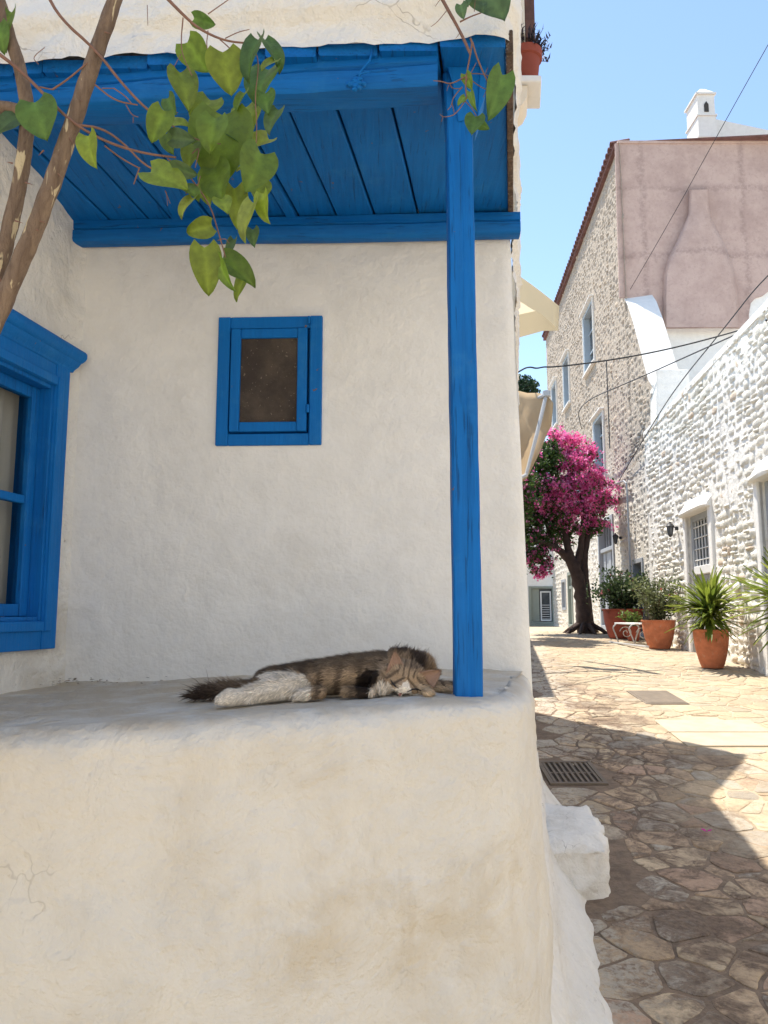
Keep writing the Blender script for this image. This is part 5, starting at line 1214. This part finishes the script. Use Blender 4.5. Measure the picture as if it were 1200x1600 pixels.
for px_, py_, dy, r_, pink in LOBES:
    c = bp(px_, py_, dy); n_ = int(680*(r_/.45)**2)
    subs = [(V((rb.gauss(0, 1), rb.gauss(0, 1), rb.gauss(0, 1))).normalized(), rb.uniform(.45, 1.05)) for _ in range(26)]
    for i in range(n_):
        d, rr = rb.choice(subs); q = c + d*r_*rr + V((rb.gauss(0, 1), rb.gauss(0, 1), rb.gauss(0, 1)))*r_*.13
        if rb.random() < pink*(.92 if pink > .5 else .8):
            v_ = rb.uniform(.7, 1.25); col = (min(.95, .9*v_), .15*v_, .44*v_) if rb.random() < .65 else (.94, .36*v_, .62*v_)
            for _ in range(3): card(pkm, q+V((rb.gauss(0, 1), rb.gauss(0, 1), rb.gauss(0, 1)))*.022, rb.uniform(.045, .075), col)
        else:
            v_ = rb.uniform(.55, 1.3); card(gl, q, rb.uniform(.06, .11), (.075*v_, .135*v_, .028*v_)); card(gl, q+V((rb.gauss(0, .04), rb.gauss(0, .04), rb.gauss(0, .04))), rb.uniform(.05, .09), (.06*v_, .12*v_, .025*v_))
for i in range(34):                                  # loose arching sprays
    px_, py_, dy, r_, pink = rb.choice(LOBES[-30:-16]); c = bp(px_, py_, dy); a = rb.uniform(-.6, 2.4); d = V((math.cos(a), rb.uniform(-.5, .3), math.sin(a)*.9)).normalized(); L = rb.uniform(.3, .62) + r_*.7
    for q_ in range(16):
        t = .45 + .55*q_/15; p = c + d*L*t - Z3*(.28*t*t) + V((rb.gauss(0, .02), rb.gauss(0, .02), rb.gauss(0, .02)))
        for _ in range(2): card(pkm, p + V((rb.gauss(0, .025), rb.gauss(0, .025), rb.gauss(0, .025))), rb.uniform(.04, .07), (min(.95, .9*rb.uniform(.8, 1.1)), .17, .46))
        if rb.random() < .4: card(gl, p, .06, (.09, .15, .03))
tag(gl.build('crown', 'leaf', bg_t, fix=False), kind='stuff')
tag(pkm.build('blossom', 'bloom', bg_t, fix=False), kind='stuff')
# a few bare sprays sticking out of the crown
m = MB()
for pts in ([(905, 720), (920, 705), (928, 712)], [(930, 790), (950, 770), (958, 765)], [(935, 800), (955, 790), (962, 786)], [(870, 690), (862, 672)], [(845, 880), (850, 895), (848, 905)]): m.tube(smooth_path([bp(*q) for q in pts]), [.012]*13 if False else .010, 5)
m.build('spray', 'twig', bg_t)

# ================================================================== pots along the wall
def pot_mesh(t, r_top, h, mat, r_base=None):
    o0 = ORG[t.name]; rb_ = r_base or r_top*.62
    prof_ = [(rb_*.97, 0), (rb_, .01)] + [(lerp(rb_, r_top*1.03, math.sin(i/9*math.pi/2)**.9), h*.94*i/9) for i in range(1, 10)] + [(r_top*1.09, h*.955), (r_top*1.09, h), (r_top*.97, h), (r_top*.93, h*.9)]
    MB().lathe(prof_, o0, 32).build('pot', mat, t, auto=40); MB().lathe([(.01, h*.89), (r_top*.93, h*.90), (.01, h*.905)], o0, 24).build('soil', 'soil', t)
def yucca(t, z0, rad, n_, seed, group_mesh):
    o0 = ORG[t.name]; r_ = random.Random(seed)
    for i in range(n_):
        a = r_.random()*6.283; el = R(r_.choice([r_.uniform(35, 85), r_.uniform(-5, 45), r_.uniform(-45, 15)])); L = rad*r_.uniform(.75, 1.1)*(1.0 if el > 0 else .85)
        hd = V((0, 0, z0 + r_.uniform(-.12, .10)*(1 if el > .2 else 1.6)))
        o = link('leaf', r_.choice(group_mesh), t, o0+hd, None, (L*r_.uniform(.85, 1.1), L*.9, L))
        o.rotation_euler = (Matrix.Rotation(a, 3, 'Z') @ Matrix.Rotation(-el, 3, 'Y')).to_euler()
blades = []
for i, c in enumerate([(.21, .27, .035), (.27, .34, .05), (.14, .20, .03), (.33, .38, .08)]):
    m = MB(); vs = []; n_ = 7; dr = (.10, .22, .32, .16)[i]
    for j in range(n_+1):
        t = j/n_; wdt = .058*(math.sin(math.pi*min(1, t*.85+.15)))**.8 if j < n_ else .001; z = -dr*t*t
        vs += [(t, -wdt, z+.012), (t, 0, z-.004), (t, wdt, z+.012)]
    m.add(vs, [(j*3+k_, (j+1)*3+k_, (j+1)*3+k_+1, j*3+k_+1) for j in range(n_) for k_ in range(2)], c); blades.append(m.mesh('yucca_blade', 'leaf', fix=False, smooth=True))
def gpos(x, y, z=0): return V((x, y, zg(y)+.012+z))
y1 = thing('potted_yucca', 'bushy green yucca in a tall terracotta pot beside the grey door', 'potted plant', gpos(4.33, 10.30), 'potted plants along the wall')
pot_mesh(y1, .215, .50, 'terracotta', .135); yucca(y1, .74, .54, 270, 5, blades)
MB().tube([ORG[y1.name]+Z3*.42, ORG[y1.name]+Z3*.82], [.05, .04], 8).build('stem', 'trunk_bark', y1)
y2 = thing('potted_yucca', 'spiky yucca beside the second grey door, its lower blades hanging down', 'potted plant', gpos(4.40, 8.35), 'potted plants along the wall')
pot_mesh(y2, .215, .50, 'terracotta', .135); yucca(y2, 1.02, .66, 210, 9, blades)
MB().tube([ORG[y2.name]+Z3*.42, ORG[y2.name]+Z3*1.1], [.05, .04], 8).build('stem', 'trunk_bark', y2)
def shrub(t, z0, w_, h, n_, seed, gcol, fcol, fn, lsz=.05, stems=14):
    o0 = ORG[t.name]; r_ = random.Random(seed); rb.seed(seed); f_ = MB(); s_ = MB(); fl_ = MB(); tips = []
    for i in range(stems):
        a = r_.random()*6.28; q = V((math.cos(a), math.sin(a), 0))*w_*r_.uniform(.2, 1); p0 = o0+V((0, 0, z0-.05)); p2 = p0+q+Z3*h*r_.uniform(.45, 1.05); p1 = p0.lerp(p2, .5)+V((0, 0, h*.15)); pa_ = smooth_path([p0, p1, p2]); s_.tube(pa_, .006, 4); tips += pa_[3:]
    for i in range(n_):
        q = r_.choice(tips) + V((r_.gauss(0, 1), r_.gauss(0, 1), r_.gauss(0, .8)))*w_*.16; v_ = r_.uniform(.6, 1.35); card(f_, q, lsz*r_.uniform(.7, 1.3), (gcol[0]*v_, gcol[1]*v_, gcol[2]*v_))
    for i in range(fn):
        q = r_.choice(tips) + V((r_.gauss(0, 1), r_.gauss(0, 1), r_.gauss(0, .8)))*w_*.14
        for _ in range(5): card(fl_, q+V((r_.gauss(0, .02), r_.gauss(0, .02), r_.gauss(0, .02))), .045, fcol)
    s_.build('stems', 'trunk_bark', t); tag(f_.build('foliage', 'leaf', t, fix=False), kind='stuff')
    if fn: tag(fl_.build('flowers', 'bloom', t, fix=False), kind='stuff')
p2 = thing('potted_shrub', 'round terracotta pot with wispy grey green shrub by the metal bench', 'potted plant', gpos(4.86, 13.75), 'potted plants along the wall')
pot_mesh(p2, .27, .50, 'terracotta', .18); shrub(p2, .48, .50, .75, 2600, 3, (.17, .20, .085), (.55, .12, .10), 8, .055, 26)
p3 = thing('potted_shrub', 'dark red tub with dark leafy shrub dotted with pink flowers by the tree', 'potted plant', gpos(5.12, 16.6), 'potted plants along the wall')
pot_mesh(p3, .40, .62, 'dark_red_pot', .30); shrub(p3, .6, .75, .80, 3400, 4, (.05, .085, .03), (.62, .22, .26), 60, .075, 26)
p4 = thing('potted_herb', 'small fresh green herb tuft in a little pot beside the red tub', 'potted plant', gpos(5.05, 15.75), 'potted plants along the wall')
pot_mesh(p4, .14, .30, 'dark_red_pot', .10); shrub(p4, .3, .26, .34, 420, 8, (.16, .24, .05), (.5, .1, .1), 0, .06, 12)
# low metal bench
mb_ = thing('metal_bench', 'low pale metal bench with curled legs between the pots', 'bench', gpos(4.80, 14.9))
o0 = ORG[mb_.name]; m = MB()
for i in range(4): MB().box(o0+V((-.15+.1*i, 0, .385)), (.085, 1.25, .03)).build('seat_slat', 'white_metal', mb_, bevel=.006)
for dy in (-.5, .5):
    pa_ = [o0+V((-.2, dy, .37)), o0+V((-.27, dy, .30)), o0+V((-.20, dy, .14)), o0+V((-.16, dy, .0))]; MB().tube(smooth_path(pa_), .014, 6).build('leg', 'pale_metal', mb_, smooth=True)
    pa_ = [o0+V((.2, dy, .37)), o0+V((.27, dy, .30)), o0+V((.20, dy, .14)), o0+V((.16, dy, .0))]; MB().tube(smooth_path(pa_), .014, 6).build('leg', 'pale_metal', mb_, smooth=True)
    sp = [o0+V((math.cos(a)*(.02+.012*a), dy, .20+math.sin(a)*(.02+.012*a))) for a in [i*.4 for i in range(24)]]; MB().tube(sp, .009, 5).build('scroll', 'pale_metal', mb_, smooth=True)
MB().box(o0+V((-.30, -.5, .015)), (.06, 2.2, .03)).build('foot_rail', 'pale_metal', mb_, bevel=.006)

# ================================================================== wall lanterns
def lantern(p, n, lab, s=1.0):
    t = thing('wall_lantern', lab, 'lantern', p); c = p + n*.17*s
    MB().tube([p-n*.02, p+n*.17*s+Z3*.10*s, c+Z3*.15*s], .012*s, 6).build('bracket', 'iron', t); MB().lathe([(.05*s, -.02), (.05*s, .06*s)], p, 10).build('wall_plate', 'iron', t)
    MB().lathe([(.04*s, -.17*s), (.055*s, -.15*s), (.085*s, .06*s), (.08*s, .065*s)], c, 6).build('glass', 'window_dark', t)
    for i in range(6):
        a = i*math.pi/3; d = V((math.cos(a), math.sin(a), 0)); MB().tube([c+d*.057*s-Z3*.15*s, c+d*.089*s+Z3*.06*s], .008*s, 5).build('cage_bar', 'iron', t)
    MB().lathe([(.11*s, .06*s), (.11*s, .075*s), (.07*s, .13*s), (.03*s, .15*s), (.02*s, .19*s)], c, 12).build('cap', 'iron', t); MB().lathe([(.02*s, -.21*s), (.045*s, -.18*s), (.06*s, -.15*s)], c, 10).build('base', 'iron', t)
lantern(OW+uW*(13.55*kW)+Z3*2.98+nW*.03, nW, 'black iron lantern on the whitewashed wall beside the grey door', .68)
lantern(OT+uT*(18.55*kT)+Z3*3.30+nT*.03, nT, 'black iron lantern near the tall dark door behind the tree', .68)

# ================================================================== overhead cables
def cable(pts, r, lab):
    p = smooth_path(pts, 3); o = MB().tube(p, r, 6).build('overhead_cable', 'cable_rubber', loc=p[0], smooth=True); return tag(o, lab, 'cable')
cable([V((.9, 9.7, 4.05)), P(815, 577, 11.2), P(828, 573, 11.3), P(838, 576, 11.35), P(850, 573, 11.4), P(862, 574, 11.45), P(940, 565, 11.6), P(1020, 551, 11.5), P(1100, 532, 11.2), P(1200, 503, 10.5), on_low(9.0, 5.05, .02)], .013, 'thick black cable slung level across the street, twisted at its end')
cable([OT+uT*(23.0*kT)+Z3*7.1+nT*.05, P(900, 632, 20), P(1000, 590, 15.5), P(1100, 545, 13.2), P(1200, 500, 11.5), on_low(10.4, 5.22, .02)], .012, 'thin black cable rising from the stone mansion to the whitewashed house')
cable([P(985, 452, 17.1), P(1050, 340, 14.5), P(1130, 195, 12.5), P(1200, 70, 11.2), P(1330, -160, 9.5), V((7.2, 8.0, 9.0))], .007, 'thin wire climbing steeply past the pink gable to the sky')
cable([P(962, 760, 18.8), P(1018, 665, 15.0), P(1060, 600, 13.2), P(1130, 515, 11.6), P(1200, 425, 10.4), V((5.6, 9.0, 6.3)), V((6.0, 7.6, 5.3))], .010, 'black cable running down over the whitewashed wall top')

# ================================================================== distant round tree and a fallen petal
dt = thing('distant_tree', 'dark green tree top showing beyond the awning', 'tree', (7.0, 40, .8))
c = P(819, 612, 40); MB().tube([(7.0, 40, .5), (7.2, 40, 6), c], [.35, .25, .12], 8).build('trunk', 'trunk_bark', dt)
m = MB(); rb.seed(77)
for i in range(2600):
    d = V((rb.gauss(0, 1), rb.gauss(0, 1), rb.gauss(0, 1))).normalized(); q = c + d*rb.uniform(.3, 1)**.5*(.80+.25*noise.noise(d*3)); v_ = rb.uniform(.6, 1.2); card(m, q, .16, (.03*v_, .07*v_, .028*v_))
tag(m.build('crown', 'leaf', dt, fix=False), kind='stuff')
q = PZ(1104, 1306, .165); m = MB(); q.z = zg(q.y)+.022
for i in range(3):
    a = i*2.1; d = V((math.cos(a), math.sin(a), 0)); s_ = V((-d.y, d.x, 0)); m.add([q, q+d*.02+s_*.014+Z3*.008, q+d*.038+Z3*.012, q+d*.02-s_*.014+Z3*.008], [(0, 1, 2, 3)], (.70, .04, .38))
tag(m.build('fallen_blossom', 'bloom', fix=False, loc=tuple(q)), 'single magenta blossom fallen on the shaded paving', 'blossom')

# leaf litter blown into the corner of the bench
m = MB(); rl = random.Random(6)
for i in range(40):
    u_ = rl.random()**3; x = lerp(-.94, -.6, u_) + rl.gauss(0, .015); y = back_y(x) - .015 - abs(rl.gauss(0, .06)); z = bench_z(x, y) + .012 + .008*sst(.93, 1, 1-(back_y(x)-y)/.9)
    a = rl.random()*6.28; d = V((math.cos(a), math.sin(a), rl.uniform(-.2, .3))); q = V((-d.y, d.x, .1)); p = V((x, y, z)); sz = rl.uniform(.003, .010)
    m.add([p-d*sz, p+q*sz*.5, p+d*sz, p-q*sz*.5+Z3*.002], [(0, 1, 2, 3)], rl.choice([(.16, .10, .06), (.30, .22, .14), (.09, .06, .04)]))
tag(m.build('leaf_litter', 'leaf', fix=False), 'dry leaf bits blown into the corner of the plaster bench', 'litter', kind='stuff')

# ================================================================== unseen whitewashed house added behind the camera to bounce warm light into the porch
oh = thing('unseen_bounce_facade', 'unseen whitewashed house front with grey shutters, added behind the camera to bounce warm light', 'house', (-2.5, -6.2, -.4))
OO = V((0, -6.0, 0)); uo = V((1, 0, 0)); no = V((0, 1, 0)); hs = [(-6.4, -5.4, 1.2, 2.7), (-3.2, -2.1, .0, 2.4), (.2, 1.2, 1.2, 2.7), (-6.4, -5.4, 4.0, 5.4), (-3.2, -2.2, 4.0, 5.4), (.2, 1.2, 4.0, 5.4)]
grid_wall(OO, uo, Z3, hs, (-9, 2.6, -.8, 6.3, .6), lambda p, s_, t: no*(.02*fbm(p*.9, 3)), .2, -no).build('wall', 'wall_plaster', oh, auto=50)
MB().box((-3.2, -9.3, 2.7), (11.5, 6.0, 6.9)).build('body', 'wall_plaster', oh)
MB().box((-3.2, -6.1, 6.36), (11.8, .5, .12)).build('cornice', 'clean_white', oh, bevel=.02)
for a, b, c, d in hs:
    for x0_, x1_ in ((a, (a+b)/2), ((a+b)/2, b)):
        sh = MB().box(((x0_+x1_)/2, -6.12, (c+d)/2), (x1_-x0_-.03, .05, d-c-.03)).build('shutter', 'grey_paint', oh, bevel=.006)
